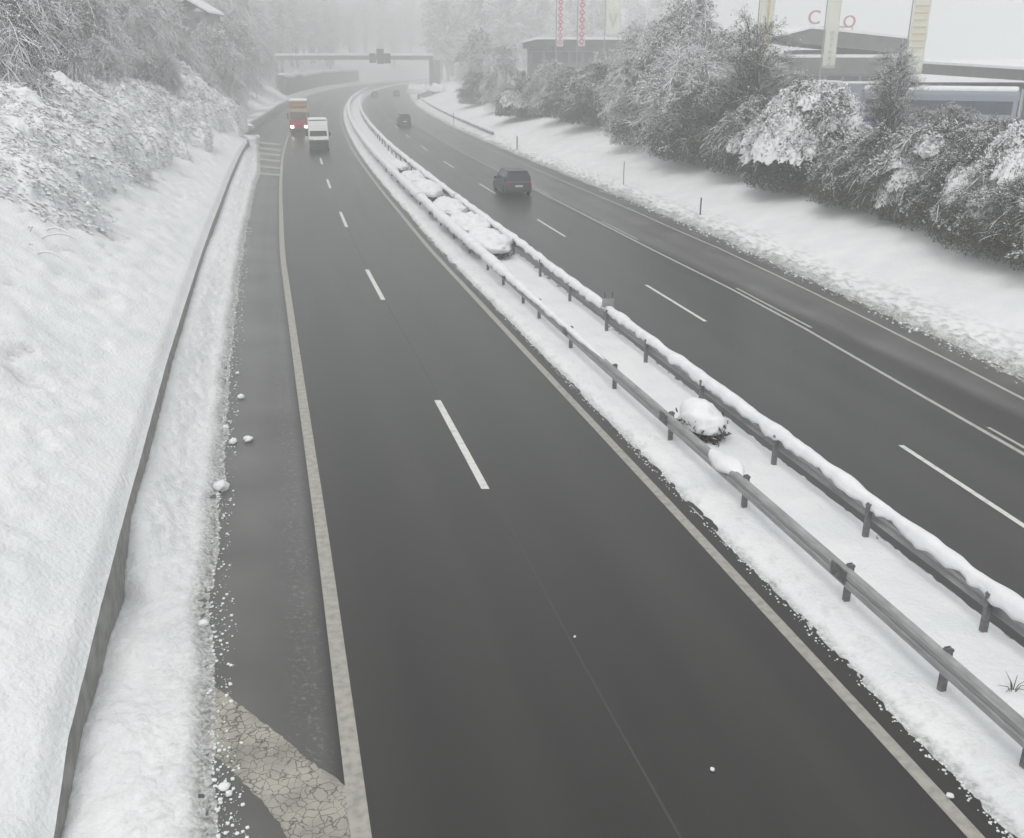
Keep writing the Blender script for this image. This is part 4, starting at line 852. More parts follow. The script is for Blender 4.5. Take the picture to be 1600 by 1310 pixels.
fw = mesh_np('distant_wood', np.concatenate(VV), np.concatenate(FF), [M['rime_bark'], M['frost_leaf'], M['twig_snow']], mi=np.concatenate(MI))
tag(fw, 'hazy frosted wood filling the background behind the gantry', 'wood', kind='stuff')

BV, BF = tubes_np(BS_P, .012 * (1 - .6 * np.broadcast_to(np.linspace(0, 1, 5)[None, :], BS_P.shape[:2])), 3)
SP_ = BS_P.copy(); SP_[..., 2] += .03; SV, SF = tubes_np(SP_, np.broadcast_to(np.array([[.008, .018, .02, .016, .006]]), BS_P.shape[:2]), 5)
bs_ = mesh_np('bent_brush', np.concatenate([BV, SV]), np.concatenate([BF, SF + len(BV)]), [M['rime_bark'], M['twig_snow']], mi=np.concatenate([np.zeros(len(BF), int), np.ones(len(SF), int)]))
tag(bs_, 'short snow coated brush bent down over the left slope', 'brush', kind='stuff')
# median bushes: dark evergreen twigs squashed under a thick loaf of snow
def loaf(seed, L_, W_, H_, name='snow_load', parent=None):
    nu, nv = 40, 22; V = []; F = []
    for i in range(nu):
        a = 2 * math.pi * i / nu
        for j in range(nv):
            t = j / (nv - 1); ph = -0.35 + (math.pi / 2 + .35) * t; r = math.cos(ph)
            x = W_ * r * math.cos(a); y = L_ * r * math.sin(a); z = H_ * (.52 + .48 * math.sin(ph))
            n_ = 1 + .24 * float(fbm(np.array(x * 1.6 + seed), np.array(y * 1.3 + z * 2), 4, seed, .65)); V.append((x * n_, y * n_, z * n_))
    for i in range(nu):
        for j in range(nv - 1): F.append((i * nv + j, ((i + 1) % nu) * nv + j, ((i + 1) % nu) * nv + j + 1, i * nv + j + 1))
    mb = MB(); mb.add(V, F); return mb.build(name, M['snow'], parent, smooth=True)
def med_bush(off, y, L_, W_, H_, seed, label):
    r = empty('median_bush', (float(PX(off, y)), y, .12), -math.atan(float(SLP(y))))
    loaf(seed, L_, W_, H_, parent=r)
    g = np.random.default_rng(seed); n = 420
    a = g.uniform(0, 2 * np.pi, n); rr = g.uniform(.2, 1.05, n); p0 = np.stack([np.cos(a) * rr * W_ * .5, np.sin(a) * rr * L_ * .6, np.zeros(n)], -1)
    p1 = np.stack([np.cos(a) * rr * W_ * 1.02, np.sin(a) * rr * L_ * 1.03, g.uniform(.15, .62, n) * H_], -1); t = np.linspace(0, 1, 4)[None, :, None]
    P = p0[:, None] * (1 - t) + p1[:, None] * t; P += g.normal(0, .03, P.shape); V, F = tubes_np(P, np.full(P.shape[:2], .008), 3)
    nl = 2200; c = P[g.integers(0, n, nl), g.integers(1, 4, nl)] + g.normal(0, .05, (nl, 3)); c[:, 2] = np.clip(c[:, 2], .02, H_ * .6); aa = g.normal(0, .045, (nl, 3)); bb = g.normal(0, .02, (nl, 3))
    Vl = np.stack([c - aa, c + bb, c + aa, c - bb], 1).reshape(-1, 3)
    V = np.concatenate([V, Vl]); F = np.concatenate([F, np.arange(nl * 4).reshape(-1, 4) + len(V) - len(Vl)])
    mesh_np('twigs', V, F, M['leaf'], r)
    return tag(r, label, 'shrub', 'snow covered bushes on the median')
MBU = [(1095, 690, .75, .50, .85, 'lone snow capped bush between the rails in front'),
       (775, 398, 2.5, .95, .95, 'nearest bush of the far median row, dark twigs at its front'),
       (745, 370, 2.7, .95, 1.0, 'second snow loaf shaped bush of the median row'),
       (712, 343, 2.8, .9, .95, 'third snow loaf shaped bush of the median row'),
       (675, 312, 3.0, .9, 1.05, 'fourth median bush, with a dark hollow at its front'),
       (650, 292, 3.2, .85, .9, 'fifth, flatter snow covered bush of the median row'),
       (625, 268, 3.2, .8, .7, 'low sixth bush at the far end of the median row')]
for i, (px, py, L_, W_, H_, lab) in enumerate(MBU):
    x, y = onplane(px, py); o_ = float(OFF(x, y)); med_bush(min(max(o_, 2.0), 2.5), y, L_, W_, H_, 60 + i, lab)
# dry stems poking out of the snow
def stems(px, py, n, h, label, spread=.12, seed=1, z=.15):
    x, y = onplane(px, py, z); g = random.Random(seed); mb = MB()
    for k in range(n):
        a = g.uniform(0, 6.28); r = g.uniform(.2, 1) * spread
        mb.tube([(0, 0, 0), (math.cos(a) * r * .6, math.sin(a) * r * .6, h * .7), (math.cos(a) * r * 1.6, math.sin(a) * r * 1.6, h * g.uniform(.7, 1))], [.008, .006, .003], 4)
    o = mb.build('dry_stems', M['bark']); o.location = (x, y, z - .05); tag(o, label, 'plant')
stems(1582, 1082, 9, .22, 'dark dry stems poking from the median snow, bottom right', .2, 3)

# ------------------------------------------------------------------ right verge markers
def marker(px, py, h, label, r=.035, mt='dark_metal'):
    x, y, z = onground(px, py); mb = MB(); mb.tube([(0, 0, -.1), (0, 0, h)], r, 8); o = mb.build('marker_pole', M[mt]); o.location = (x, y, z)
    mb = MB(); mb.tube([(0, 0, h), (0, 0, h + .06)], r * 1.25, 8); mb.build('cap', M['snow'], o)
    tag(o, label, 'marker post', 'marker poles on the right verge')
marker(709, 193, 1.5, 'thin marker pole beside the short guard rail'); marker(808, 234, 1.3, 'snow dusted marker pole on the verge behind the dark car', .07, 'galv')
marker(974, 289, 1.6, 'tall thin marker pole on the snowy verge, second from the front', .025); marker(1094, 336, .95, 'short dark marker pole, nearest on the snowy verge', .04)
# lay-by sign
x, y, z = onground(372, 196); sg = empty('road_sign', (x, y, z)); mb = MB(); mb.tube([(0, 0, -.2), (0, 0, 2.6)], .05, 8); mb.build('pole', M['galv'], sg)
mb = MB(); mb.box(-.9, .55, -.03, .03, 1.3, 2.7, 0, .02); mb.build('panel', M['gantry'], sg); mb = MB(); mb.box(-.9, .55, -.06, .05, 2.7, 2.8, 0, .03); mb.build('snow_cap', M['snow'], sg)
tag(sg, 'dull grey panel on a thin post above the lay-by kerb', 'sign')

# ------------------------------------------------------------------ gantry
GY = 240.0
gl = atY(433, 120, GY); gr_ = atY(674, 120, GY); zt = 9.25
gt = empty('gantry', (gl.x, GY, 0))
W_ = gr_.x - gl.x
mb = MB(); mb.box(-.3, .3, -.3, .3, 0, zt, 0, .05); mb.build('post', M['gantry'], gt)
mb = MB(); mb.box(W_ - .45, W_ + .45, -.45, .45, 0, zt, 0, .06); mb.build('post', M['gantry'], gt)
mb = MB(); mb.box(W_ + .5, W_ + 2.0, -.5, .5, .5, zt - .2, 0, .06); mb.build('cladding', M['concrete'], gt)
mb = MB(); mb.box(-.3, W_ + .45, -.3, .3, zt - .1, zt + .75, 0, .04); bo = mb.build('beam', M['gantry'], gt)
mb = MB(); mb.box(-.3, W_ + .45, -.32, .32, zt + .75, zt + 1.25, 0, .12); mb.build('snow_cap', M['snow'], gt)
for px, w, h0, h1 in ((583, 1.5, -.9, 1.3), (595, 1.7, -1.1, 2.3), (606, 1.5, -1.0, 1.3)):
    cx = (px - 800) / FPX * (GY * math.cos(TH)) * 1.0 - gl.x; mb = MB(); mb.box(cx - w / 2, cx + w / 2, -.75, -.35, zt + h0 + .1, zt + h1, 0, .1)
    so = mb.build('signal_box', M['dark_metal'], gt)
    mb = MB(); mb.tube([(cx, -.76, zt + (h0 + h1) / 2 + .1), (cx, -.79, zt + (h0 + h1) / 2 + .1)], .45, 14); mb.build('lens', M['plastic_dark'], so)
tag(gt, 'grey sign gantry with snow on its beam spanning both carriageways', 'gantry')
# snow heaped footing of the right gantry pillar
x_, y_ = gr_.x, GY - 4
ft = empty('pillar_footing', (x_ - 1.0, y_, .1)); mb = MB(); mb.box(-2.0, 1.6, -1.2, 1.2, 0, 2.0, 0, .1); mb.build('block', M['concrete'], ft)
l = loaf(91, 1.7, 2.6, 3.4, parent=ft); l.location = (-1.9, .3, 0.4); l = loaf(92, 1.3, 1.9, 2.6, parent=ft); l.location = (2.6, 0, 1.2)
tag(ft, 'snow heaped concrete footing below the right gantry pillar', 'footing')
# green noise barrier behind the gantry
yb_ = np.arange(236, 425, 3.0); V = []
for i, y in enumerate(yb_):
    hh = 5.6 + .5 * float(fbm(np.array(y * .06), np.array(1.), 3, 9))
    for o_, z in ((-13.6, 0), (-13.6, hh), (-15.2, hh), (-15.2, 0)): V.append((float(PX(o_, y)), y, z))
F = [(4 * k + j, 4 * k + (j + 1) % 4, 4 * k + 4 + (j + 1) % 4, 4 * k + 4 + j) for k in range(len(yb_) - 1) for j in range(4)] + [(0, 1, 2, 3), tuple(4 * (len(yb_) - 1) + j for j in (3, 2, 1, 0))]
mb = MB(); mb.add(V, F); nb_ = mb.build('noise_barrier', M['wall_ivy']); tag(nb_, 'dark green overgrown noise barrier with snow along its top, beyond the gantry', 'barrier')
V2 = []
for i, y in enumerate(yb_):
    z0 = V[4 * i + 1][2]; h2 = .6 + .3 * float(fbm(np.array(y * .3), np.array(4.), 3, 19))
    for o_, z in ((-13.35, z0 - .5), (-13.4, z0 + h2 * .6), (-14.2, z0 + h2), (-15.3, z0 + h2 * .6)): V2.append((float(PX(o_, y)), y, z))
mb = MB(); mb.add(V2, F); mb.build('snow_cap', M['snow'], nb_, smooth=True)

# ------------------------------------------------------------------ vehicles (x = right, -y = front, origin at front axle ground centre)
def wheel(parent, x, y, r, w=.22):
    mb = MB(); n = 24
    prof = [(r * .62, -w / 2), (r * .94, -w / 2), (r, -w / 2 + .03), (r, w / 2 - .03), (r * .94, w / 2), (r * .62, w / 2)]
    V = [(b_, math.cos(2 * math.pi * i / n) * a, math.sin(2 * math.pi * i / n) * a) for i in range(n) for a, b_ in prof]; k = len(prof)
    F = [(i * k + j, i * k + j + 1, ((i + 1) % n) * k + j + 1, ((i + 1) % n) * k + j) for i in range(n) for j in range(k - 1)]
    mb.add(V, F); wo = mb.build('wheel', M['tyre'], parent, smooth=True); wo.location = (x, y, r)
    mb = MB(); mb.tube([(-w / 2 + .02, 0, 0), (w / 2 - .02, 0, 0)], r * .64, 18); mb.build('rim', M['chrome'], wo)
def loft(sections, mt, name, parent, smooth=False, bevel=.0):
    """sections: list of (y, half width bottom, half width top, z0, z1)"""
    V = []; F = []
    for y, wb, wt, z0, z1 in sections:
        zm = z0 + (z1 - z0) * .45
        V += [(-wb, y, z0), (-wb * 1.02, y, zm), (-wt, y, z1), (wt, y, z1), (wb * 1.02, y, zm), (wb, y, z0)]
    for i in range(len(sections) - 1):
        for j in range(6): F.append((6 * i + j, 6 * i + (j + 1) % 6, 6 * i + 6 + (j + 1) % 6, 6 * i + 6 + j))
    F += [tuple(range(6)), tuple(6 * (len(sections) - 1) + j for j in (5, 4, 3, 2, 1, 0))]
    mb = MB(); mb.add(V, F); return mb.build(name, mt, parent, bevel=bevel)
def car(name, x, y, heading, paint, label, L_=4.4, W_=1.82, H_=1.5, wagon=.0, group=None, roofsnow=False, rear_lamps=True, z=0):
    r = empty(name, (x, y, z), heading); hw = W_ / 2; f = -L_ / 2; b_ = L_ / 2
    loft([(f, hw * .80, hw * .72, .42, .62), (f + .12, hw * .93, hw * .86, .24, .74), (f + .9, hw, hw * .93, .2, .92), (f + 1.45, hw, hw * .95, .2, .98), (b_ - .9, hw, hw * .95, .2, 1.02), (b_ - .1, hw * .95, hw * .9, .24, 1.0), (b_, hw * .88, hw * .84, .4, .9)], paint, 'body', r, bevel=.03)
    wb = hw * .93; wt = hw * .72
    loft([(f + 1.25, wb, wb * .96, .94, 1.0), (f + 2.0, wb, wt, .95, H_ - .05), (f + 2.5, wb, wt, .95, H_), (b_ - .75 + wagon * .3, wb, wt, .95, H_ - .06), (b_ - .12, wb * .92, wb * .85, .95, 1.04)], M['glass'], 'windows', r, bevel=.02)
    mb = MB(); mb.box(-wt * .98, wt * .98, f + 2.0, b_ - .72 + wagon * .3, H_ - .04, H_ + .03, 0, .03); mb.build('roof', M['snow'] if roofsnow else paint, r)
    for sx in (-1, 1):
        mb = MB()
        for ya, za, yb, zb, in ((f + 1.35, .98, f + 2.05, H_ - .02), (f + 2.85, .98, f + 2.8, H_ - .02), (b_ - .25, 1.0, b_ - .8 + wagon * .3, H_ - .04)):
            mb.tube([(sx * wb * .99, ya, za), (sx * wt * 1.0, yb, zb)], .04, 6)
        mb.build('pillar', paint, r)
        for yy in (f + .85, b_ - .85): wheel(r, sx * (hw - .1), yy, .32)
        mb = MB(); mb.box(sx * (hw * .62) - .2, sx * (hw * .62) + .2, f + .02, f + .25, .58, .72, 0, .03); mb.build('headlight', M['lamp_glass'], r)
        mb = MB(); mb.box(sx * (hw * .74) - .14, sx * (hw * .74) + .14, b_ - .12, b_ + .015, .68, .92, 0, .03); mb.build('tail_light', M['tail'], r)
        mb = MB(); mb.box(sx * (hw + .1) - .09, sx * (hw + .1) + .09, f + 1.55, f + 1.68, .93, 1.06, 0, .03); mb.build('mirror', M['plastic_dark'], r)
    mb = MB(); mb.box(-hw * .88, hw * .88, b_ - .1, b_ + .05, .3, .52, 0, .03); mb.build('bumper', M['plastic_dark'], r); mb = MB(); mb.box(-hw * .88, hw * .88, f - .04, f + .1, .26, .46, 0, .03); mb.build('bumper', M['plastic_dark'], r)
    mb = MB(); mb.box(-.26, .26, b_ + .005, b_ + .03, .62, .74); mb.build('number_plate', M['white_paint'], r)
    return tag(r, label, 'car', group)
def on_road(px, py, z=0): return onplane(px, py, z)
def away(y): return math.pi - math.atan(float(SLP(y)))          # front points along +Y
def toward(y): return -math.atan(float(SLP(y)))
x, y = on_road(811, 307); y += 2.2; x += 2.2 * float(SLP(y))
gm = mat('car_dark_grey', (.07, .07, .075), .4); gm2 = mat('car_grey', (.06, .062, .065), .4)
GC = 'cars driving away on the right carriageway'
car('passenger_car', x, y, away(y), gm, 'nearest dark grey car driving away on the right carriageway', L_=4.5, W_=1.9, H_=1.62, wagon=1.2, group=GC)
x, y = on_road(633, 198); y += 2.2; x -= .4; car('passenger_car', x, y, away(y), gm2, 'grey car driving away, halfway to the gantry', 4.4, 1.85, 1.6, wagon=1.0, group=GC)
x, y = on_road(586, 153); car('passenger_car', x, y, away(y), gm2, 'faint car under the left half of the right carriageway before the gantry', 4.4, 1.85, 1.5, group=GC)
x, y = on_road(620, 151); car('passenger_car', x, y, away(y), gm, 'faint car under the gantry, nearer the right verge', 4.4, 1.85, 1.5, group=GC)

def van(name, x, y, heading, label, W_=2.0, L_=5.6, H_=2.75, body='white_paint', low='plastic_dark', z=0, lit=False, cap=False, group=None):
    r = empty(name, (x, y, z), heading); hw = W_ / 2
    side = [(-.95, .32), (-1.0, .9), (-.85, 1.22), (-.3, 1.4), (.35, H_ - .5), (.7, H_ - .12), (1.2, H_), (L_ - 1.05, H_), (L_ - 1.0, .35)]
    mb = MB(); mb.prism(side, -hw, hw, axis='x'); mb.build('body', M[body], r, bevel=.05)
    # windscreen, a slightly proud raked pane
    mb = MB(); a = Vector((0, -.27, 1.44)); b_ = Vector((0, .36, H_ - .52)); nrm = Vector((0, -(b_.z - a.z), (b_.y - a.y))).normalized() * .012
    V = [(-hw * .88, a.y, a.z), (hw * .88, a.y, a.z), (hw * .8, b_.y, b_.z), (-hw * .8, b_.y, b_.z)]; V = [Vector(v) + nrm for v in V]
    mb.add(V + [v - nrm * 2.5 for v in V], [(0, 1, 2, 3), (7, 6, 5, 4), (0, 4, 5, 1), (1, 5, 6, 2), (2, 6, 7, 3), (3, 7, 4, 0)]); mb.build('windscreen', M['glass'], r)
    mb = MB(); mb.box(-hw * .98, hw * .98, -1.06, -.9, .28, 1.1, 0, .05); mb.build('bumper', M[low], r)
    mb = MB(); mb.box(-hw * .5, hw * .5, -1.035, -.95, .9, 1.12, 0, .02); mb.build('grille', M[low], r)
    for sx in (-1, 1):
        mb = MB(); mb.box(sx * hw * .76 - .2, sx * hw * .76 + .2, -1.02, -.82, .93, 1.2, 0, .04); mb.build('headlight', M['lamp_lit' if lit else 'lamp_glass'], r)
        mb = MB(); mb.box(sx * (hw + .16) - .1, sx * (hw + .16) + .1, -.05, .08, 1.45, 1.8, 0, .03); mb.build('mirror', M['plastic_dark'], r)
        mb = MB(); mb.prism([(-.1, 1.42), (.45, H_ - .6), (1.2, H_ - .6), (1.25, 1.42)], sx * hw + sx * .004, sx * hw - sx * .02, axis='x'); mb.build('side_window', M['glass'], r)
        for yy in (0, L_ - 2.1): wheel(r, sx * (hw - .13), yy, .34, .24)
    mb = MB(); mb.box(-hw * .9, hw * .9, .75, L_ - 1.1, H_ - .01, H_ + (.16 if cap else .05), 0, .04); mb.build('snow_cap', M['snow'], r)
    return tag(r, label, 'van', group)
x, y = on_road(496, 237); van('delivery_van', x, y + 1.1, toward(y) + .0, 'white high roofed van with dark bumper coming down the near lanes', W_=2.0, L_=6.0, H_=3.0)

# red and yellow lorry
x, y = on_road(467, 211); y += .5; lr = empty('lorry', (x, y, 0), toward(y)); hw = 1.12
mb = MB(); mb.prism([(-.3, .45), (-.38, 1.2), (-.33, 1.75), (-.1, 1.8), (-.05, 1.8), (1.9, 1.8), (1.9, .45)], -hw, hw, axis='x'); mb.build('cab', M['red'], lr, bevel=.05)
mb = MB(); mb.prism([(-.3, 1.805), (-.12, 2.75), (.1, 3.05), (1.9, 3.05), (1.9, 1.805)], -hw * .99, hw * .99, axis='x'); mb.build('upper_cab', M['beige'], lr, bevel=.05)
mb = MB(); mb.prism([(-.315, 1.95), (-.165, 2.72), (-.12, 2.72), (-.27, 1.95)], -hw * .88, hw * .88, axis='x'); mb.build('windscreen', mat('lorry_glass', (.13, .10, .07), .2), lr)
mb = MB(); mb.box(-hw, hw, 2.15, 9.5, .9, 3.95, 0, .05); mb.build('cargo_box', M['beige'], lr)
mb = MB(); mb.box(-hw * .9, hw * .9, 2.07, 2.14, 3.35, 3.55, 0, .01); mb.build('marker_band', M['orange'], lr)
mb = MB(); mb.box(-hw * .98, hw * .98, -.5, -.3, .35, .8, 0, .05); mb.build('bumper', M['plastic_dark'], lr)
mb = MB(); mb.box(-hw, hw, 2.2, 9.4, 3.95, 4.05, 0, .04); mb.build('snow_cap', M['snow'], lr)
for sx in (-1, 1):
    mb = MB(); mb.box(sx * .84 - .2, sx * .84 + .2, -.53, -.36, .82, 1.12, 0, .05); mb.build('headlight', M['lamp_lit'], lr)
    mb = MB(); mb.box(sx * 1.28 - .1, sx * 1.28 + .1, -.2, -.05, 1.9, 2.6, 0, .03); mb.build('mirror', M['plastic_dark'], lr)
    for yy in (.9, 6.3, 7.6): wheel(lr, sx * (hw - .18), yy, .5, .3)
tag(lr, 'red cabbed lorry with yellowish box and lit headlights behind the white van', 'lorry')

# coaches and vans parked on the plateau
def coach(name, x, y, z, rz, L_, label, H_=3.3):
    r = empty(name, (x, y, z), rz); mb = MB(); mb.box(0, L_, -1.25, 1.25, .35, H_, 0, .28); mb.build('body', M['greyblue'], r, smooth=False)
    mb = MB(); mb.box(.35, L_ - .3, -1.262, -1.2, 1.75, 2.65, 0, .02); wn = mb.build('window_band', M['window'], r)
    mb = MB()
    for k in range(1, 7): mb.box(k * L_ / 7 - .04, k * L_ / 7 + .04, -1.275, -1.25, 1.75, 2.65)
    mb.build('frame', M['plastic_dark'], wn)
    mb = MB(); mb.box(.2, L_ - .2, -1.266, -1.2, .75, 1.35, 0, .02); mb.build('stripe', M['blue'], r)
    mb = MB(); mb.box(L_ - .06, L_ + .01, -1.05, 1.05, 1.3, 2.7, 0, .02); mb.build('windscreen', M['glass'], r)
    for k in (2.2, L_ - 2.5):
        for sy in (-1, 1):
            mb = MB(); mb.tube([(k, sy * 1.0, .5), (k, sy * 1.26, .5)], .5, 20); mb.build('wheel', M['tyre'], r)
    mb = MB(); mb.box(.1, L_ - .15, -1.15, 1.15, H_ - .06, H_ + .3, 0, .17); mb.build('snow_cap', M['snow'], r, smooth=False)
    return tag(r, label, 'coach')
ZP = 3.8
p = atY(1350, 150, 76); q = atY(1594, 150, 71)
coach('coach', p.x, 76, ZP - .45, math.atan2(-5, q.x - p.x), math.hypot(5, q.x - p.x), 'long white coach with blue stripe and snowy roof parked behind the right bushes')
for px, w, lab, y in ((1236, 47, 'grey blue van with snowy roof, left one of two behind the white mound', 92), (1297, 48, 'grey blue van with snowy roof, behind the bare upright tree', 90)):
    p = atY(px, 130, y); van('parked_van', p.x + 5.0, y, math.pi / 2, lab, body='greyblue', H_=2.9, L_=5.6, z=ZP + .15, cap=True, group='vans parked on the right plateau') if px < 1250 else van('parked_van', p.x + 5.2, y, math.pi / 2, lab, body='greyblue', H_=2.9, L_=5.6, z=ZP + .1, cap=True, group='vans parked on the right plateau')
p = atY(1600, 205, 56); car('parked_car', p.x, 56, .9, M['blue'], 'blue car parked behind the bushes at the right edge', z=ZP - .3, roofsnow=True)

# ------------------------------------------------------------------ buildings on the right plateau
def windows_row(parent, x0, x1, n, y, z0, z1, gap=.25):
    w = (x1 - x0) / n
    for k in range(n):
        mb = MB(); mb.box(x0 + k * w + gap / 2, x0 + (k + 1) * w - gap / 2, y - .03, y + .02, z0, z1); o = mb.build('window', M['window'], parent)
        mb = MB()
        for a in (x0 + k * w + gap / 2 - .05, x0 + (k + 1) * w - gap / 2): mb.box(a, a + .05, y - .06, y + .02, z0, z1)
        mb.box(x0 + k * w + gap / 2, x0 + (k + 1) * w - gap / 2, y - .06, y + .02, z1, z1 + .06); mb.build('frame', M['facade_light'], o)
# A: showroom with pavilion on top
YA = 118.0; a0 = atY(1150, 88, YA); a1 = atY(1412, 88, YA); A = empty('showroom_building', (a0.x, YA, ZP)); WA = a1.x - a0.x; zt_ = a0.z - ZP
mb = MB(); mb.box(0, WA, .5, 16, 0, zt_ - 2.0); mb.build('wall', M['facade'], A)
windows_row(A, .5, WA - .5, 9, .5, zt_ - 4.6, zt_ - 2.1)
mb = MB(); mb.box(-.2, WA + .2, 0, 16.2, zt_ - 1.98, zt_ - .18); mb.build('fascia', M['facade'], A)
mb = MB(); mb.box(-.25, WA + .25, -.05, 16.25, zt_ - .175, zt_ + .18, 0, .06); mb.build('roof_snow', M['snow'], A)
pa = [atY(*p_, YA + 3) for p_ in ((1220, 57), (1262, 46), (1412, 62), (1418, 70), (1396, 84), (1252, 69))]
hull = [(v.x - a0.x, v.z - ZP) for v in pa]
mb = MB(); mb.prism(hull, 1.5, 13); rfo = mb.build('pavilion_roof', M['facade'], A)
ts = [hull[0], hull[1], hull[2]]; mb = MB(); mb.prism([(ts[0][0] - .05, ts[0][1] + .03), (ts[1][0], ts[1][1] + .03), (ts[2][0] + .1, ts[2][1] + .03), (ts[2][0] + .1, ts[2][1] + .3), (ts[1][0], ts[1][1] + .36), (ts[0][0] - .05, ts[0][1] + .12)], 1.4, 13.1); mb.build('snow_cap', M['snow'], rfo)
x0_, x1_ = hull[5][0] + .4, hull[4][0] - .6
mb = MB(); mb.box(x0_, x1_, 4.0, 12, zt_ + .15, hull[4][1] + .4); mb.build('pavilion_wall', M['dark_metal'], A)
windows_row(A, x0_ + .2, x1_ - .2, 6, 4.0, zt_ + .35, hull[4][1] - .1, .4)
tag(A, 'grey green flat roofed showroom with a pointed pavilion roof on top', 'building')
# red rooftop letters, only their lower halves show clearly in the photograph
mb = MB(); lx0 = atY(1261, 38, YA + 5).x - a0.x - .2; lx1 = atY(1330, 38, YA + 5).x - a0.x + .3; lz = atY(1261, 39, YA + 5).z - ZP
mb.box(lx0, lx1, 5.2, 5.3, lz - .3, lz - .15)
for k in range(6): mb.box(lx0 + k * (lx1 - lx0) / 5.0 - .04, lx0 + k * (lx1 - lx0) / 5.0 + .04, 5.3, 5.4, hull[1][1] - .9, lz - .14)
mb.build('letter_frame', M['galv'], A)
for ch, px, py, hgt in (('C', 1261, 38, 2.2), ('I', 1306, 41, 2.0), ('O', 1316, 43, 1.9)):
    cu = bpy.data.curves.new('roof_letter', 'FONT'); cu.body = ch; cu.size = hgt; cu.extrude = .12; cu.materials.append(M['sign_red'])
    o = bpy.data.objects.new('roof_letter', cu); COL.objects.link(o); p_ = atY(px, py, YA + 5); o.parent = A; o.location = (p_.x - a0.x, 5, p_.z - ZP); o.rotation_euler = (math.pi / 2, 0, 0)
    dg = bpy.context.evaluated_depsgraph_get(); me_ = bpy.data.meshes.new_from_object(o.evaluated_get(dg)); o2 = bpy.data.objects.new('roof_letter', me_); COL.objects.link(o2); o2.parent = A; o2.location = o.location; o2.rotation_euler = o.rotation_euler; bpy.data.objects.remove(o)
# B: long canopy building at the right edge
p0_, p1_ = atY(1395, 97, 108), atY(1660, 113, 74)
B = empty('depot_building', (p0_.x, 108, ZP), math.atan2(74 - 108, p1_.x - p0_.x)); LB_ = math.hypot(74 - 108, p1_.x - p0_.x)
z0, z1 = p0_.z - ZP, p1_.z - ZP
mb = MB(); mb.prism([(0, z0), (LB_, z1), (LB_, z1 - .75), (0, z0 - 1.0)], 0, 14); mb.build('fascia', M['facade'], B)
mb = MB(); mb.prism([(-.05, z0 + .01), (LB_, z1 + .01), (LB_, z1 + .2), (-.05, z0 + .25)], -.05, 14); mb.build('roof_snow', M['snow'], B)
mb = MB(); mb.box(0.5, LB_ - .3, 2.0, 13.5, 0, z1 - 1.3); mb.build('wall', M['dark_metal'], B)
windows_row(B, 1, LB_ - 1, 10, 2.0, .8, z1 - 1.6, .5)
for k in range(7):
    mb = MB(); mb.tube([(.8 + k * (LB_ - 1.6) / 6, .5, 0), (.8 + k * (LB_ - 1.6) / 6, .5, z1 - 1.3)], .12, 8); mb.build('column', M['facade_light'], B)
tag(B, 'long low building with green grey fascia and snowy flat roof, far right', 'building')
# C: hazy flat roofed building behind the red banners
YC = 172.0; c0 = atY(818, 62, YC); c1 = atY(1045, 62, YC); Cc = empty('hall_building', (c0.x, YC, ZP)); WC = c1.x - c0.x; zc = c0.z - ZP
mb = MB(); mb.prism([(0, zc - .5), (2.2, zc), (WC, zc - .1), (WC, zc - 1.0), (0, zc - 1.3)], 0, 14); mb.build('roof', M['dark_metal'], Cc)
mb = MB(); mb.prism([(-.1, zc - .48), (2.2, zc + .02), (WC, zc - .08), (WC, zc + .3), (2.2, zc + .4), (-.1, zc - .15)], -.1, 14); mb.build('roof_snow', M['snow'], Cc)
mb = MB(); mb.box(.8, WC - .5, 1.2, 13, 0, zc - 1.1); mb.build('wall', M['facade'], Cc); windows_row(Cc, 1.2, WC - 1, 10, 1.2, zc - 3.6, zc - 1.9, .4)
tag(Cc, 'hazy flat roofed hall behind the two red patterned banners', 'building')
# snowy house roof in the upper left wood
y = 150; x = (302 - 800) / FPX * y * math.cos(TH); z = float(terrain(OFF(x, y), y))
ph = atY(302, 2, y); Hs = empty('house', (x, y, z)); hz = ph.z - z
mb = MB(); mb.box(-2.6, 2.6, 0, 7, 0, hz - 1.4); mb.build('wall', mat('house_wall', (.2, .19, .2), .8), Hs)
mb = MB(); mb.prism([(-3.1, hz - 1.6), (0, hz + .2), (3.1, hz - 1.6), (3.1, hz - 1.8), (0, hz), (-3.1, hz - 1.8)], -.5, 7.5); ro = mb.build('roof', M['dark_metal'], Hs)
mb = MB(); mb.prism([(-3.2, hz - 1.58), (0, hz + .22), (3.2, hz - 1.58), (3.1, hz - 1.3), (0, hz + .5), (-3.1, hz - 1.3)], -.6, 7.6); mb.build('roof_snow', M['snow'], ro)
for sx in (-1.3, 1.3):
    mb = MB(); mb.box(sx - .45, sx + .45, -.03, .02, hz - 3.4, hz - 2.2); mb.build('window', M['window'], Hs)
tag(Hs, 'dark house with snowy pitched roof among the trees, upper left', 'house')
# thin pale post among the trees, upper left
x, y, z = onground(88, 120); y = 60; x = (88 - 800) / FPX * (y * .95); z = float(terrain(OFF(x, y), y)); tp = atY(88, 38, y)
mb = MB(); mb.box(-.12, .12, -.12, .12, -.1, tp.z - z, 0, .02); o = mb.build('pale_post', mat('pale_post_paint', (.62, .55, .38), .7)); o.location = (x, y, z); tag(o, 'thin pale yellow post among the trees, upper left', 'post')

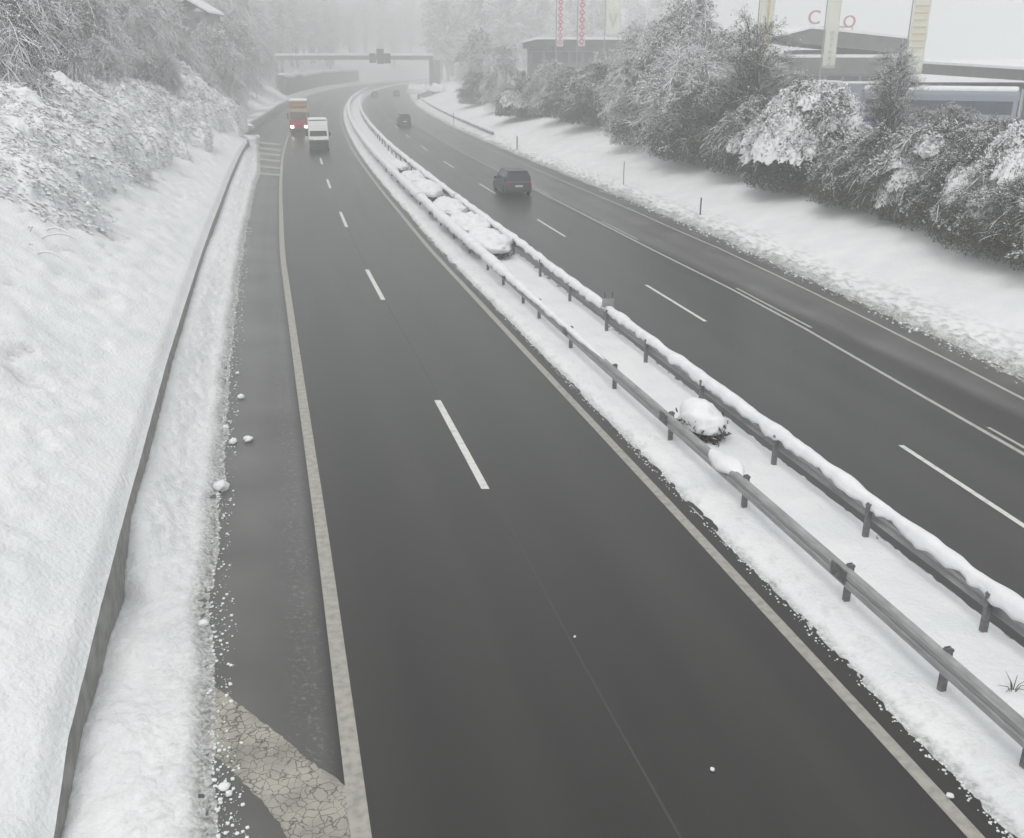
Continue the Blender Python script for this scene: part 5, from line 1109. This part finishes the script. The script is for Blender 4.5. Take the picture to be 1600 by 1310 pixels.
# ------------------------------------------------------------------ banners
def banner(px0, px1, pyb, y, label, cloth, marks):
    a = atY(px0, pyb, y); b_ = atY(px1, pyb, y); w = b_.x - a.x; top = CAMH + (98 + 26) / FPX * y - ZP; zb = a.z - ZP
    r = empty('banner_flag', (a.x, y, ZP)); mb = MB(); mb.tube([(-.12, 0, 0), (-.12, 0, top + .2)], [.09, .05], 8); mb.build('pole', M['galv'], r)
    n = 24; V = []; F = []
    for i in range(n + 1):
        z = zb + (top - zb) * i / n
        for j in range(7):
            u = j / 6; V.append((u * w, .05 * math.sin(i * .9 + u * 2.5) * (u + .2), z))
    for i in range(n):
        for j in range(6): F.append((i * 7 + j, i * 7 + j + 1, (i + 1) * 7 + j + 1, (i + 1) * 7 + j))
    c = mesh_np('cloth', V, F, M[cloth], r, smooth=True); md = c.modifiers.new('thick', 'SOLIDIFY'); md.thickness = .01
    mb = MB(); mb.tube([(-.12, 0, top), (w, 0, top)], .03, 6); mb.build('arm', M['galv'], r)
    marks(c, w, zb, top); return tag(r, label, 'banner', 'vertical banners along the right plateau')
def poly_marks(parent, polys, mt, name='print'):
    mb = MB()
    for P in polys: mb.prism(P, -.12, -.10)
    mb.build(name, M[mt], parent)
def m_diamond(c, w, zb, top, lim=1.0):
    P = []; z = zb + .3; st = w * .95
    while z < zb + (top - zb) * lim:
        P.append([(w * .5, z - st * .1), (w * .95, z + st * .38), (w * .5, z + st * .86), (w * .05, z + st * .38)]); z += st
    poly_marks(c, P, 'banner_red')
    Q = []; z = zb + .3 + st * .24
    while z < zb + (top - zb) * lim: Q.append([(w * .5, z - .02), (w * .72, z + st * .14), (w * .5, z + st * .3), (w * .28, z + st * .14)]); z += st
    mb = MB()
    for P_ in Q: mb.prism(P_, -.14, -.121)
    mb.build('print', M['banner_white'], c)
def m_text(mt, s='', size=.7, frac=.5, step=1.1):
    def f(c, w, zb, top):
        z = zb + .25; k = 0; P = []
        while z < zb + (top - zb) * frac:
            P.append([(w * .38, z), (w * .62, z), (w * .62, z + size * .45), (w * .38, z + size * .45)])
            z += step
        poly_marks(c, P, mt)
    return f
def m_lines(c, w, zb, top):
    P = []
    for k in range(7): z = zb + 2.0 + .55 * k; P.append([(w * .08, z), (w * .86, z), (w * .86, z + .10), (w * .08, z + .10)])
    poly_marks(c, P, 'banner_ochre')
def m_vee(c, w, zb, top):
    z = zb + 1.2; poly_marks(c, [[(w * .2, z + 1.8), (w * .34, z + 1.8), (w * .5, z + .5), (w * .66, z + 1.8), (w * .8, z + 1.8), (w * .56, z), (w * .44, z)]], 'banner_grey')
banner(870, 880, 73, 150, 'narrow white banner with a red pattern, left one of the pair', 'banner_white', m_diamond)
banner(903, 914, 73, 140, 'wider white banner with a red pattern, right one of the pair', 'banner_white', m_diamond)
banner(946, 968, 56, 150, 'faint pale banner with a grey V mark', 'banner', m_vee)
banner(1181, 1203, 100, 98, 'cream banner with an ochre centre stripe, above the frosted trees', 'banner', lambda c, w, zb, top: poly_marks(c, [[(w * .5, zb + .3), (w * .64, zb + .3), (w * .64, top), (w * .5, top)]], 'banner_ochre'))
banner(1284, 1304, 107, 96, 'cream banner with small grey characters in front of the pavilion roof', 'banner', m_text('banner_grey', size=.5, frac=.42, step=.55))
banner(1414, 1440, 115, 88, 'cream banner crossed by ochre lines, rightmost of all banners', 'banner', m_lines)

# ------------------------------------------------------------------ haze
mh = bpy.data.materials.new('haze_air'); mh.use_nodes = True; t = mh.node_tree; t.nodes.clear()
vo_ = t.nodes.new('ShaderNodeVolumePrincipled'); vo_.inputs['Color'].default_value = (.955, .965, .965, 1); vo_.inputs['Density'].default_value = HAZE; vo_.inputs['Anisotropy'].default_value = .2
ou = t.nodes.new('ShaderNodeOutputMaterial'); t.links.new(vo_.outputs[0], ou.inputs['Volume'])
mb = MB(); mb.box(-800, 900, -110, 730, -1.2, 56); hz_ = mb.build('haze', mh); tag(hz_, 'thin winter mist over the whole road', 'mist', kind='stuff')
